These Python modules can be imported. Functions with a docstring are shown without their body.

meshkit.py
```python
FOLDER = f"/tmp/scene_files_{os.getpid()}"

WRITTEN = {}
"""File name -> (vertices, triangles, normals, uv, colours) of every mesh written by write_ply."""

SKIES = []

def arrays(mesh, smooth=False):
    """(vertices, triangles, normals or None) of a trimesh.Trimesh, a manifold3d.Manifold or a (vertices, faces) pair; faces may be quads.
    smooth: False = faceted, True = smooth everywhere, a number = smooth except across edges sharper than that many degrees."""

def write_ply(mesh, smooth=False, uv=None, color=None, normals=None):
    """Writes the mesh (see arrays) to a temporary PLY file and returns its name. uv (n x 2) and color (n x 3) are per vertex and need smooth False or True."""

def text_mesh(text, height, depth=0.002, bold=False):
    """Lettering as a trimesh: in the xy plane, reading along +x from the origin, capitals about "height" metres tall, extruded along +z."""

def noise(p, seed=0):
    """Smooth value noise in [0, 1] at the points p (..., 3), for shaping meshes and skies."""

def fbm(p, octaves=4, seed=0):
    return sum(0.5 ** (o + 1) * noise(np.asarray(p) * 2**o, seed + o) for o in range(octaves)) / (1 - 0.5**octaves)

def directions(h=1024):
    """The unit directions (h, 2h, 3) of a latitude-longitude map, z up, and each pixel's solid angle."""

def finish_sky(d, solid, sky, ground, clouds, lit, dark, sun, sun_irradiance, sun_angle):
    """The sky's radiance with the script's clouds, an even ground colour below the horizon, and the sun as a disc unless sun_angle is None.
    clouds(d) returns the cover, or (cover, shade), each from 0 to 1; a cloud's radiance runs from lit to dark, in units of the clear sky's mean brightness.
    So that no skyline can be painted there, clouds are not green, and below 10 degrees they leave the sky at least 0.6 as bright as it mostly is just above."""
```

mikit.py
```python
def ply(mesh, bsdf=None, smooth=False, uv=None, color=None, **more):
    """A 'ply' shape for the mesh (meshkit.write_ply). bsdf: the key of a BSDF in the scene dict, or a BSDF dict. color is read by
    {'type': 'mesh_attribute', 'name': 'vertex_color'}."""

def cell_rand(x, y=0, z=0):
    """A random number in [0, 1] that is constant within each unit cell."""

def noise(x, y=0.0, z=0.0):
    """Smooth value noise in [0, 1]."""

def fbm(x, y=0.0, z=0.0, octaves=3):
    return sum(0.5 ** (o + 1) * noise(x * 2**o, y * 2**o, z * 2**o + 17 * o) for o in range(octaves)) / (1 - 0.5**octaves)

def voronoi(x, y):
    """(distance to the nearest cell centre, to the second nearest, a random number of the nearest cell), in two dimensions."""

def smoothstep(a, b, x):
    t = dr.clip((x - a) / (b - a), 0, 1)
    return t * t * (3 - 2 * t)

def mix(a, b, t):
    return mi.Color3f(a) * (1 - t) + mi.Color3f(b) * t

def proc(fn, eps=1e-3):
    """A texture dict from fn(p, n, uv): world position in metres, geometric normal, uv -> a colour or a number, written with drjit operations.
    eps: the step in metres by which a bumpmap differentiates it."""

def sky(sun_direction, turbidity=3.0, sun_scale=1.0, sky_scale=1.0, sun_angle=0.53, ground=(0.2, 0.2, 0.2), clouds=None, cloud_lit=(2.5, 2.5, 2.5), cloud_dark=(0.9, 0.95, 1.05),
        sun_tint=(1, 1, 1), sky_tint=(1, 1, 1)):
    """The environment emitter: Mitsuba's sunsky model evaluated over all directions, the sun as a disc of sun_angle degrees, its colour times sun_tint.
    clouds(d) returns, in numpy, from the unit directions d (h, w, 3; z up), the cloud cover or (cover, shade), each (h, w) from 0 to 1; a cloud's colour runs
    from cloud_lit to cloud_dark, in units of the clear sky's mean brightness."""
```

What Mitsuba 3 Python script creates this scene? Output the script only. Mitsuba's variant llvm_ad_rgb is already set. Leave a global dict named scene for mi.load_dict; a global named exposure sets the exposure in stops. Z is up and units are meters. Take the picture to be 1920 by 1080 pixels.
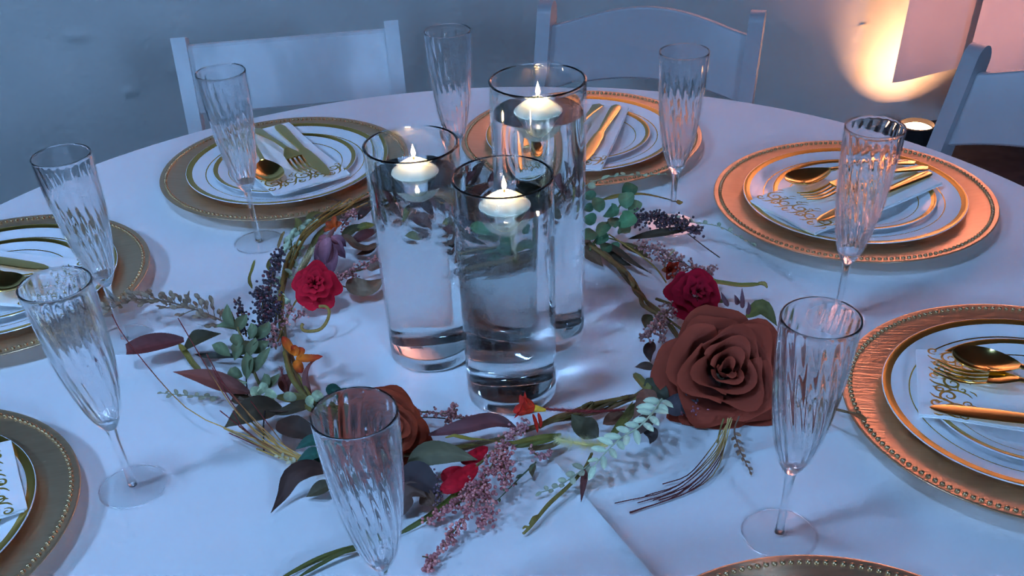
import math, random
import numpy as np, trimesh, drjit as dr, mitsuba as mi
import mikit, meshkit
from shapely.geometry import LineString, Polygon
from shapely.ops import unary_union

T = mi.ScalarTransform4f
scene, labels = {}, {}
random.seed(7)
rng = np.random.default_rng(7)

# ------------------------------------------------------------------ camera, light, exposure
exposure = 5.0
K = 0.5 ** exposure                      # lights below are given as they look in the picture
ORIGIN = (0.0271, -0.8558, 1.3092)
scene['camera'] = {
    'type': 'perspective', 'fov': 54.66, 'fov_axis': 'x', 'near_clip': 0.02, 'far_clip': 60.0,
    'principal_point_offset_x': 0.0, 'principal_point_offset_y': -0.3808,
    'to_world': T().look_at(origin=list(ORIGIN), target=[ORIGIN[0], ORIGIN[1] + 0.7407, ORIGIN[2] - 0.6718], up=[0.0521, 0.6709, 0.7397]),
}
BLUE, PINK, PEACH = np.array([0.35, 0.68, 1.26]), np.array([1.15, 0.42, 0.30]), np.array([1.20, 0.56, 0.27])
KEY_AT, KEY_R, KEY_L = (-0.42, -0.31, 2.52), 0.12, 64.0        # round LED ceiling lamp over the table
FAR_AT, FAR_R, FAR_L, FAR_AIM = (1.7, -4.4, 2.25), 0.40, 66.0, (-0.93, 0.32, -0.15)   # flood on a stand at the far end of the hall, turned to the left wall
SIDE_AT, SIDE_R, SIDE_L = (-1.9, -1.0, 2.52), 0.22, 78.0
FLAME_L = 420.0
WASH = [((2.15, 0.85, 0.0), (-1.05, 1.45, 1.9), 92.0, 22), ((1.30, 1.55, 0.0), (0.05, 0.60, 0.85), 1.5, 46)]   # uplights washing the drapes
BEAM = 1.25                                                     # the uplight under the first drape

# ------------------------------------------------------------------ helpers
def rgb(*c): return {'type': 'rgb', 'value': [float(x) for x in (c[0] if len(c) == 1 else c)]}
def lin(c):
    c = np.asarray(c, float) / 255
    return np.where(c < 0.04045, c / 12.92, ((c + 0.055) / 1.055) ** 2.4)
def dye(*c, k=1.0):
    "the albedo of what looks like this sRGB colour under the hall's blue light"
    return np.clip(0.78 * k * lin(c) / np.array([0.33, 0.43, 0.72]), 0.004, 0.9)
def num(name):
    if name not in scene and not any(k.startswith(name + '__') for k in scene) and name not in labels: return name
    i = 1
    while True:
        k = '%s_%03d' % (name, i)
        if k not in scene and k not in labels and not any(q.startswith(k + '__') for q in scene): return k
        i += 1
COUNT = {}
def part(parent, name):
    "a fresh key for a part"
    n = COUNT.get((parent, name), 0); COUNT[(parent, name)] = n + 1
    return parent + '__' + (name if n == 0 else '%s_%03d' % (name, n))
def thing(name, label, cat, group=None):
    k = num(name); labels[k] = {'label': label, 'category': cat}
    if group: labels[k]['group'] = group
    return k
def flat_uv(m, k=1.0): v = np.asarray(m[0]); return np.c_[v[:, 0] + 0.37 * v[:, 2] * k, v[:, 1] + 0.29 * v[:, 2] * k]
def put(key, mesh, bsdf, smooth=30, M=None, **kw):
    d = mesh if isinstance(mesh, dict) else mikit.ply(mesh, bsdf, smooth, **kw)
    if M is not None: d = {**d, 'to_world': M}
    scene[key] = d
    return key
def cat(*ms):
    v, f, n = [], [], 0
    for a, b in ms:
        v.append(np.asarray(a, float)); f.append(np.asarray(b, int) + n); n += len(a)
    return np.vstack(v), np.vstack(f)
def tm(m): return np.asarray(m.vertices, float), np.asarray(m.faces, int)
def move(m, d): return np.asarray(m[0]) + np.asarray(d, float), m[1]
def grid(P, wrap=False, flip=False):
    "P (rows, cols, 3) -> mesh; wrap joins the columns"
    r, c = P.shape[:2]; i = np.arange(r * c).reshape(r, c)
    j = np.roll(i, -1, 1) if wrap else i[:, 1:]; a = i if wrap else i[:, :-1]
    A, B, C, D = a[:-1], j[:-1], j[1:], a[1:]
    f = np.concatenate([np.stack([A, B, C], -1).reshape(-1, 3), np.stack([A, C, D], -1).reshape(-1, 3)])
    return P.reshape(-1, 3), f[:, ::-1] if flip else f
def lathe(prof, n=96, up=True):
    "prof: (r, z); a closed one (axis to axis) gets outward normals; an open one faces up where r grows, or down with up=False"
    prof = np.asarray(prof, float); th = np.linspace(0, 2 * np.pi, n, endpoint=False)
    P = np.stack([prof[:, None, 0] * np.cos(th), prof[:, None, 0] * np.sin(th), np.repeat(prof[:, 1:2], n, 1)], -1)
    v, f = grid(P, wrap=True)
    t = v[f]; ar = np.linalg.norm(np.cross(t[:, 1] - t[:, 0], t[:, 2] - t[:, 0]), axis=1)
    f = f[ar > 1e-13]
    if prof[0, 0] < 1e-3 and prof[-1, 0] < 1e-3:
        t = v[f]; up = np.einsum('ij,ij->i', t[:, 0], np.cross(t[:, 1], t[:, 2])).sum() < 0
    return v, f[:, ::-1] if up else f
def box(x, y, z, c=(0, 0, 0), b=0.002):
    "a box with chamfered edges"
    import manifold3d as m3
    h = np.array([x, y, z]) / 2
    p = []
    for sx in (-1, 1):
        for sy in (-1, 1):
            for sz in (-1, 1):
                s = np.array([sx, sy, sz])
                for k in range(3):
                    o = np.full(3, b); o[k] = 0; p.append(s * (h - o) + c)
    mm = m3.Manifold.hull_points(np.array(p)).to_mesh()
    return np.asarray(mm.vert_properties[:, :3], float), np.asarray(mm.tri_verts, int)
def extrude(poly, d): return tm(trimesh.creation.extrude_polygon(poly, d, engine='earcut'))
def spline(pts, n):
    "Catmull-Rom through the points, n samples evenly spaced"
    p = np.asarray(pts, float)
    if len(p) == 2: return p[0] + (p[1] - p[0]) * np.linspace(0, 1, n)[:, None]
    q = np.vstack([2 * p[0] - p[1], p, 2 * p[-1] - p[-2]]); out = []
    t = np.linspace(0, 1, 16, endpoint=False)[:, None]
    for i in range(1, len(q) - 2):
        a, b, c, d = q[i - 1:i + 3]
        out.append(0.5 * (2 * b + (c - a) * t + (2 * a - 5 * b + 4 * c - d) * t ** 2 + (3 * b - a - 3 * c + d) * t ** 3))
    o = np.vstack(out + [p[-1:]])
    s = np.r_[0, np.cumsum(np.linalg.norm(np.diff(o, axis=0), axis=1))]
    x = np.linspace(0, s[-1], n)
    return np.stack([np.interp(x, s, o[:, k]) for k in range(3)], 1)
def frames(c, up=(0, 0, 1.0)):
    t = np.gradient(c, axis=0); t /= np.linalg.norm(t, axis=1, keepdims=True) + 1e-12
    s = np.cross(t, up); bad = np.linalg.norm(s, axis=1) < 1e-3
    s[bad] = [1, 0, 0]; s /= np.linalg.norm(s, axis=1, keepdims=True)
    return t, s, np.cross(s, t)
def tube(pts, r, n=None, k=7):
    n = n or max(4, 5 * len(pts)); c = spline(pts, n); _, s, u = frames(c)
    r = np.interp(np.linspace(0, 1, n), np.linspace(0, 1, len(np.atleast_1d(r))), np.atleast_1d(r))
    th = np.linspace(0, 2 * np.pi, k, endpoint=False)
    P = c[:, None] + r[:, None, None] * (s[:, None] * np.cos(th)[:, None] + u[:, None] * np.sin(th)[:, None])
    v, f = grid(P, wrap=True)
    a, b = len(v), len(v) + 1
    v = np.vstack([v, c[:1], c[-1:]]); i = np.arange(k); j = (i + 1) % k; e = (n - 1) * k
    return v, np.vstack([f, np.stack([np.full(k, a), j, i], 1), np.stack([np.full(k, b), e + i, e + j], 1)])
def loft(us, w, t, z, m=14, p=2.6):
    "bar along u: half-width w, half-thickness t, height z per station; superellipse sections"
    th = np.linspace(0, 2 * np.pi, m, endpoint=False); c, s = np.cos(th), np.sin(th)
    x = np.sign(c) * abs(c) ** (2 / p); y = np.sign(s) * abs(s) ** (2 / p)
    P = np.stack([np.repeat(np.asarray(us)[:, None], m, 1), np.asarray(w)[:, None] * x, np.asarray(z)[:, None] + np.asarray(t)[:, None] * y], -1)
    v, f = grid(P, wrap=True); a = len(v); i = np.arange(m); j = (i + 1) % m; e = (len(us) - 1) * m
    v = np.vstack([v, P[0].mean(0), P[-1].mean(0)])
    return v, np.vstack([f, np.stack([np.full(m, a), j, i], 1), np.stack([np.full(m, a + 1), e + i, e + j], 1)])
def rz(deg): return T().rotate([0, 0, 1], float(deg))
def at(x, y, z=0.0, deg=0.0): return T().translate([float(x), float(y), float(z)]).rotate([0, 0, 1], float(deg))

# ------------------------------------------------------------------ materials
def principled(color, rough, metal=0.0, **kw): return {'type': 'principled', 'base_color': color if isinstance(color, dict) else rgb(color), 'roughness': float(rough), 'metallic': float(metal), **kw}
def two(b): return {'type': 'twosided', 'b': b}
def bump(b, fn, scale, eps=1e-3): return {'type': 'bumpmap', 'tex': mikit.proc(fn, eps), 'scale': float(scale), 'b': b}

def wall_tone(p, n, uv):
    q = mikit.fbm(p.x * 1.3, p.y * 1.3, p.z * 1.3, 3)
    return mikit.mix((0.68, 0.68, 0.645), (0.76, 0.755, 0.725), q)
def wall_relief(p, n, uv):
    h = 0.5 * mikit.fbm(p.x * 60, p.y * 60, p.z * 60, 2) + 1.6 * mikit.noise(p.x * 5, p.y * 5, p.z * 9)
    for (x, z, r) in ((-0.87, 0.36, 0.02), (-1.02, 0.31, 0.013), (-1.12, 0.47, 0.015), (-0.66, 0.62, 0.016), (-0.4, 0.7, 0.02), (1.18, 0.32, 0.006)):
        h = h + 1.8 * dr.exp(-(dr.square((p.x - x) / 1.8) + dr.square(p.z - z)) / (r * r))
    return h
scene['paint_wall'] = two(bump(principled(mikit.proc(wall_tone), 0.55, specular=0.3), wall_relief, 0.004))
scene['dark_ceiling'] = two(principled((0.09, 0.09, 0.095), 0.9))
def floor_tone(p, n, uv):
    q = mikit.fbm(p.x * 40, p.y * 40, 0, 2)
    return mikit.mix((0.012, 0.012, 0.016), (0.03, 0.028, 0.032), q)
scene['dark_floor'] = two(principled(mikit.proc(floor_tone), 0.7))
def ridge(p, ax, ay, bx, by, w):
    "a pressed fold along the segment a-b"
    L = math.hypot(bx - ax, by - ay); ux, uy = (bx - ax) / L, (by - ay) / L
    s = (p.x - ax) * ux + (p.y - ay) * uy; d = (p.x - ax) * -uy + (p.y - ay) * ux
    ends = mikit.smoothstep(-0.02, 0.04, s) * (1 - mikit.smoothstep(L - 0.04, L + 0.02, s))
    return dr.exp(-dr.abs(d) / w) * ends
def cloth_relief(p, n, uv):
    h = 2.4 * ridge(p, 0.088, -0.228, 0.26, -0.60, 0.007) + 1.5 * ridge(p, 0.088, -0.228, -0.3, 0.62, 0.008)
    h = h + 1.3 * ridge(p, 0.088, -0.228, 0.7, -0.05, 0.008) + 1.0 * ridge(p, -0.7, -0.02, 0.12, 0.33, 0.014)
    h = h + 1.3 * mikit.fbm(p.x * 9, p.y * 9, p.z * 3, 2) + 0.06 * mikit.noise(p.x * 900, p.y * 900, p.z * 900)
    return h
scene['white_cloth'] = two(bump(principled((0.80, 0.80, 0.80), 0.75, specular=0.25, sheen=0.15), cloth_relief, 0.0045))
scene['drape_cloth'] = two(principled((0.70, 0.67, 0.66), 0.8, specular=0.2, sheen=0.2))
def chair_tone(p, n, uv):
    q = mikit.fbm(p.x * 20, p.y * 20, p.z * 6, 3)
    return mikit.mix((0.55, 0.57, 0.58), (0.68, 0.69, 0.70), mikit.smoothstep(0.3, 0.62, q))
scene['white_paint'] = two(principled(mikit.proc(chair_tone), 0.38))
scene['chair_resin'] = two(principled((0.36, 0.37, 0.39), 0.33))
def leaf_gold(p, n, uv):
    q = mikit.fbm(p.x * 55, p.y * 420, 3, 2); s = mikit.fbm(p.x * 14, p.y * 14, 9, 2)
    return mikit.mix((0.68, 0.44, 0.25), (0.78, 0.53, 0.32), 0.65 * q + 0.35 * s)
def leaf_relief(p, n, uv): return mikit.fbm(p.x * 60, p.y * 520, 1, 2)
scene['charger_gold'] = two(bump(principled(mikit.proc(leaf_gold), 0.30, 0.86), leaf_relief, 0.00025, 3e-4))
scene['bead_gold'] = two(principled((0.62, 0.42, 0.22), 0.28, 0.9))
scene['plate_plastic'] = two(principled((0.90, 0.90, 0.90), 0.10, specular=0.5))
scene['foil_gold'] = two(principled((0.66, 0.44, 0.10), 0.20, 0.95))
scene['cutlery_gold'] = two(principled((0.84, 0.60, 0.20), 0.10, 1.0))
scene['print_gold'] = two(principled((0.42, 0.29, 0.06), 0.35, 0.6))
scene['napkin_paper'] = two(principled((0.90, 0.90, 0.89), 0.8, specular=0.2))
VC = {'type': 'mesh_attribute', 'name': 'vertex_color'}
scene['foliage'] = two(principled(VC, 0.62, specular=0.35))
scene['petal_silk'] = two(principled(VC, 0.75, specular=0.2, sheen=0.4))
scene['berry_gloss'] = two(principled(VC, 0.32, specular=0.5))
scene['wax'] = two(principled((0.96, 0.84, 0.60), 0.35, specular=0.4))
scene['wick_black'] = two(principled((0.02, 0.018, 0.015), 0.9))
scene['clear_glass'] = {'type': 'dielectric', 'int_ior': 1.5, 'ext_ior': 1.0, 'specular_transmittance': rgb(0.965, 0.985, 0.98)}
scene['clear_plastic'] = {'type': 'dielectric', 'int_ior': 1.53, 'ext_ior': 1.0, 'specular_transmittance': rgb(0.985, 0.98, 0.985)}
scene['thin_plastic'] = {'type': 'thindielectric', 'int_ior': 1.5, 'ext_ior': 1.0}
scene['water_top'] = {'type': 'dielectric', 'int_ior': 1.333, 'ext_ior': 1.0}
scene['water_in_glass'] = {'type': 'dielectric', 'int_ior': 1.333, 'ext_ior': 1.5}
scene['lamp_black'] = two(principled((0.02, 0.02, 0.022), 0.35))
scene['lamp_white'] = two(principled((0.7, 0.7, 0.7), 0.5))
scene['wood_ply'] = two(principled((0.35, 0.24, 0.14), 0.6))

# ------------------------------------------------------------------ the room (its back wall is turned 5.7 degrees to the table's axes)
SL = 0.10                                        # the back wall: y = 2.235 + SL * x
UX = np.array([1, SL]) / math.hypot(1, SL); UN = np.array([-UX[1], UX[0]]); W0 = np.array([0, 2.235])
def room(a, b, z): q = W0 + UX * a + UN * b; return [q[0], q[1], z]
XL, XR, YF, H = -4.2, 4.0, -7.6, 2.65
def quad(a, b, c, d): return np.array([a, b, c, d], float), np.array([[0, 1, 2], [0, 2, 3]])
def slab(p4, t):
    p4 = np.array(p4, float); n = np.cross(p4[1] - p4[0], p4[2] - p4[0]); n = n / np.linalg.norm(n) * t
    v = np.vstack([p4, p4 - n]); f = [[0, 1, 2], [0, 2, 3], [4, 6, 5], [4, 7, 6]]
    for i in range(4): j = (i + 1) % 4; f += [[i, i + 4, j + 4], [i, j + 4, j]]
    return v, np.array(f)
def struct(k, m, b): put(k, m, b, False, uv=np.c_[m[0][:, 0] + 0.4 * m[0][:, 1], m[0][:, 2] + 0.3 * m[0][:, 1]]); labels[k] = {'kind': 'structure'}
struct('floor', slab([room(XL, YF, 0), room(XR, YF, 0), room(XR, 0, 0), room(XL, 0, 0)], 0.1), 'dark_floor')
struct('ceiling', slab([room(XL, YF, H), room(XL, 0, H), room(XR, 0, H), room(XR, YF, H)], 0.1), 'dark_ceiling')
struct('wall_back', slab([room(XL, 0, 0), room(XR, 0, 0), room(XR, 0, H), room(XL, 0, H)], 0.1), 'paint_wall')
struct('wall_front', slab([room(XR, YF, 0), room(XL, YF, 0), room(XL, YF, H), room(XR, YF, H)], 0.1), 'paint_wall')
struct('wall_left', slab([room(XL, YF, 0), room(XL, 0, 0), room(XL, 0, H), room(XL, YF, H)], 0.1), 'paint_wall')
struct('wall_right', slab([room(XR, 0, 0), room(XR, YF, 0), room(XR, YF, H), room(XR, 0, H)], 0.1), 'paint_wall')

# drapes in front of the back wall
def drape(a0, a1, off, z0, amp, waves, seed, lean=0.0, hem=0.0):
    r = np.random.default_rng(seed); n, m = int(40 + waves * 18), 40
    a = np.linspace(0, 1, n); z = np.linspace(0, 1, m)
    ph = r.uniform(0, 6, 3)
    w = np.sin(2 * np.pi * waves * a + ph[0]) + 0.35 * np.sin(2 * np.pi * waves * 1.9 * a + ph[1])
    P = np.zeros((m, n, 3))
    for i, t in enumerate(z):
        zz = z0 + hem * (1 - t) * a + (H - 0.06 - z0 - hem * (1 - t) * a) * t
        d = off + amp * w * (1.0 - 0.5 * t) + 0.0 * a
        x = a0 + (a1 - a0) * a + lean * t
        q = W0 + UX * x[:, None] + UN * (-d)[:, None]
        P[i] = np.c_[q, zz]
    v, f = grid(P); g = grid(P + np.array([*(-UN * 0.0022), 0]))
    return v, f
k = thing('drape', 'white drape hanging over the glowing uplight, its lower left corner bright-edged', 'curtain')
put(k, drape(1.185, 1.66, 0.25, 0.235, 0.014, 1.1, 3, hem=0.05), 'drape_cloth', True)
k = thing('drape', 'wide white drape behind the chair at the right edge, hanging lower and nearer', 'curtain')
put(k, drape(1.372, 3.7, 0.36, 0.165, 0.035, 5.5, 5), 'drape_cloth', True)

def lamp_disk(r): return lathe([(0, 0), (r, 0)], 40, up=False)
def ceiling_lamp(loc, r, L, label):
    k = thing('ceiling_lamp', label, 'lamp'); x, y, z = loc
    body = lathe([(r + 0.012, 0.0), (r + 0.03, 0.0), (r + 0.03, H - z), (0, H - z)], 48)
    put(k + '__housing', body, 'lamp_white', 30, at(x, y, z))
    d = mikit.ply(lamp_disk(r), 'lamp_white', False)
    put(k + '__lens', {**d, 'emitter': {'type': 'area', 'radiance': rgb(BLUE * L * K)}}, None, M=at(x, y, z + 0.004))
ceiling_lamp(KEY_AT, KEY_R, KEY_L, 'round blue-white lamp on the ceiling above the table')
ceiling_lamp(SIDE_AT, SIDE_R, SIDE_L, 'wider round blue-white lamp on the ceiling left of the table')
k = thing('flood_lamp', 'blue-white floodlight on a tall stand at the far end of the hall', 'lamp')
fa = np.array(FAR_AIM) / np.linalg.norm(FAR_AIM)
M = T().look_at(origin=list(FAR_AT), target=list(np.array(FAR_AT) + fa), up=[0, 0, 1])
put(k + '__housing', lathe([(0, -0.12), (FAR_R * 0.7, -0.12), (FAR_R + 0.03, -0.02), (FAR_R + 0.03, 0.004), (FAR_R + 0.012, 0.004), (FAR_R + 0.012, -0.004), (0, -0.004)], 48), 'lamp_black', 35, M)
put(k + '__lens', {**mikit.ply(lathe([(0, 0), (FAR_R, 0)], 40), 'lamp_white', False), 'emitter': {'type': 'area', 'radiance': rgb(BLUE * FAR_L * K)}}, None, M=M)
put(k + '__pole', tube([(FAR_AT[0] + 0.12, FAR_AT[1] - 0.04, 0.0), (FAR_AT[0] + 0.12, FAR_AT[1] - 0.04, FAR_AT[2])], 0.018, 4, 12), 'lamp_black')
put(k + '__base', lathe([(0, 0), (0.28, 0), (0.28, 0.02), (0.03, 0.04), (0, 0.04)], 40), 'lamp_black', 35, at(FAR_AT[0] + 0.12, FAR_AT[1] - 0.04, 0))

def uplight(x, y, aim, label, power, colour, cut, beam, glow):
    k = thing('uplight', label, 'lamp'); M = at(x, y, 0.072)
    can = lathe([(0, -0.055), (0.045, -0.055), (0.055, -0.045), (0.055, 0.012), (0.050, 0.014), (0.049, 0.0), (0, 0.0)], 32)
    put(k + '__can', can, 'lamp_black', 35, M)
    lens = lathe([(0, 0.010), (0.02, 0.009), (0.036, 0.006), (0.047, 0.001)], 32)
    put(k + '__lens', {**mikit.ply(lens, 'lamp_white', True), 'emitter': {'type': 'area', 'radiance': rgb(colour * glow * K)}}, None, M=M)
    br = cat(box(0.13, 0.05, 0.006, (0, 0, 0.003), 0.001), box(0.005, 0.03, 0.08, (-0.062, 0, 0.043), 0.001), box(0.005, 0.03, 0.08, (0.062, 0, 0.043), 0.001))
    put(k + '__bracket', br, 'lamp_black', 30, at(x, y, 0))
    a = np.array(aim, float); a /= np.linalg.norm(a)
    scene[k + '_beam'] = {'type': 'spot', 'intensity': rgb(colour * power * K), 'cutoff_angle': float(cut), 'beam_width': float(beam),
                          'to_world': T().look_at(origin=[x, y, 0.09], target=[x + a[0], y + a[1], 0.09 + a[2]], up=[1, 0, 0.01])}
uplight(1.335, 2.15, (0.02, 1.25, 1.0), 'small black uplight glowing on the floor under the drape', BEAM, PEACH, 45, 4, 7)
for i, (loc, aim, pw, cut) in enumerate(WASH):
    uplight(loc[0], loc[1], aim, ('black uplight washing the wide drape pink, nearer the table', 'black uplight on the floor close before the wide drape')[i], pw, PINK, cut, 10, 3)

# ------------------------------------------------------------------ table and cloth
TR = 0.757
k = thing('round_table', 'round banquet table hidden under the white tablecloth', 'table')
put(k + '__tabletop', lathe([(0, 0.7485), (TR - 0.012, 0.7485), (TR - 0.004, 0.742), (TR - 0.004, 0.73), (TR - 0.012, 0.725), (0, 0.725)], 96), 'wood_ply')
for i in range(4):
    a = math.pi / 4 + i * math.pi / 2
    put(part(k, 'leg'), tube([(0.42 * math.cos(a), 0.42 * math.sin(a), 0.0), (0.42 * math.cos(a), 0.42 * math.sin(a), 0.725)], 0.014, 4, 12), 'lamp_black')
def cloth():
    n = 360; th = np.linspace(0, 2 * np.pi, n, endpoint=False); rows = []
    for r in (1e-4, 0.15, 0.3, 0.45, 0.6, 0.7, 0.735, TR - 0.008): rows.append(np.c_[r * np.cos(th), r * np.sin(th), np.full(n, 0.75)])
    for t in np.linspace(0.2, 1, 5):
        e = t * np.pi / 2; rows.append(np.c_[(TR - 0.008 + 0.008 * np.sin(e)) * np.cos(th), (TR - 0.008 + 0.008 * np.sin(e)) * np.sin(th), np.full(n, 0.742 + 0.008 * np.cos(e))])
    for z in np.linspace(0.70, 0.004, 14):
        u = (0.742 - z) / 0.74
        w = np.sin(17 * th + 1.3 * np.sin(3 * th)) + 0.5 * np.sin(29 * th + 2)
        r = TR + 0.004 + u * (0.008 + 0.010 * u * w)
        rows.append(np.c_[r * np.cos(th), r * np.sin(th), np.full(n, z)])
    return grid(np.array(rows), wrap=True)
k = thing('tablecloth', 'white floor-length cloth with pressed creases over the round table', 'tablecloth')
cl = cloth(); rr = np.hypot(cl[0][:, 0], cl[0][:, 1]); put(k, cl, 'white_cloth', True, uv=cl[0][:, :2] * (1 + (0.75 - cl[0][:, 2]) / np.maximum(rr, 0.1))[:, None])

# ------------------------------------------------------------------ chairs
def chair(name_label, top, facing, style):
    k = thing('folding_chair', name_label, 'chair', 'white folding chairs round the table')
    f = np.array(facing, float); f /= np.linalg.norm(f)
    o = np.array(top, float) + 0.20 * f
    M = T(np.array([[f[1], f[0], 0, o[0]], [-f[0], f[1], 0, o[1]], [0, 0, 1, 0], [0, 0, 0, 1.0]]).tolist())
    bs = 'white_paint' if style == 'slat' else 'chair_resin'
    side = [(0.11, 0.0), (-0.02, 0.30), (-0.10, 0.48), (-0.155, 0.62), (-0.20, 0.755 if style == 'slat' else 0.745)]
    sp = spline([(a, b, 0) for a, b in side], 30)[:, :2]
    hw = 0.019 if style == 'slat' else 0.025
    post = LineString(sp).buffer(hw, cap_style='flat' if style == 'slat' else 'round', join_style='round')
    if style != 'slat': post = post.intersection(Polygon([(-1, 0), (1, 0), (1, 2), (-1, 2)]))
    pv, pf = extrude(post, 0.026); pv = np.c_[pv[:, 2] - 0.013, pv[:, 0], pv[:, 1]]
    X = 0.192
    for s in (-1, 1): put(part(k, 'back_post'), (pv + [s * X, 0, 0], pf), bs, 30, M)
    # rear legs run from the front of the seat to the floor behind
    rl = LineString([(-0.17, 0.0), (0.09, 0.43)]).buffer(0.017, cap_style='flat'); rv, rf = extrude(rl, 0.022); rv = np.c_[rv[:, 2] - 0.011, rv[:, 0], rv[:, 1]]
    for s in (-1, 1): put(part(k, 'rear_leg'), (rv + [s * (X - 0.028), 0, 0], rf), bs, 30, M)
    put(k + '__seat', box(0.36, 0.30, 0.024, (0, -0.045, 0.445), 0.006), bs, 30, M)
    put(k + '__stretcher', box(0.36, 0.02, 0.03, (0, 0.05, 0.15), 0.003), bs, 30, M)
    # back panel between the posts, leaning with them
    n = 25; x = np.linspace(-1, 1, n)
    if style == 'slat': zt, zb = np.full(n, 0.743), np.full(n, 0.633); bow = 0.0
    else: zt, zb, bow = 0.731 + 0.032 * np.cos(x * np.pi / 2) ** 1.3, 0.625 + 0.024 * (1 - x ** 2), 0.018
    sy = lambda z: np.interp(z, sp[:, 1], sp[:, 0])
    rows = []
    for t, dy in ((0, -1), (0, -1), (0.03, -1), (0.5, -1), (0.97, -1), (1, -0.6), (1, 0.6), (0.97, 1), (0.5, 1), (0.03, 1), (0, 0.6), (0, -0.6)):
        z = zb + (zt - zb) * t; rows.append(np.c_[x * (X - 0.012), sy(z) + dy * 0.008 - bow * (1 - x ** 2), z])
    put(k + '__back_panel', grid(np.array(rows + [rows[0]]), flip=False), bs, 30, M)
chair('white wooden folding chair with a flat slat back, at the far left of the table', (-0.340, 1.085), (0.095, -0.995), 'slat')
chair('white folding chair with a curved crest back, straight behind the tall vase', (0.322, 1.062), (-0.317, -0.948), 'crest')
chair('white folding chair cut by the right edge, in front of the wide drape', (0.930, 0.625), (-0.75, -0.66), 'crest')

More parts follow.
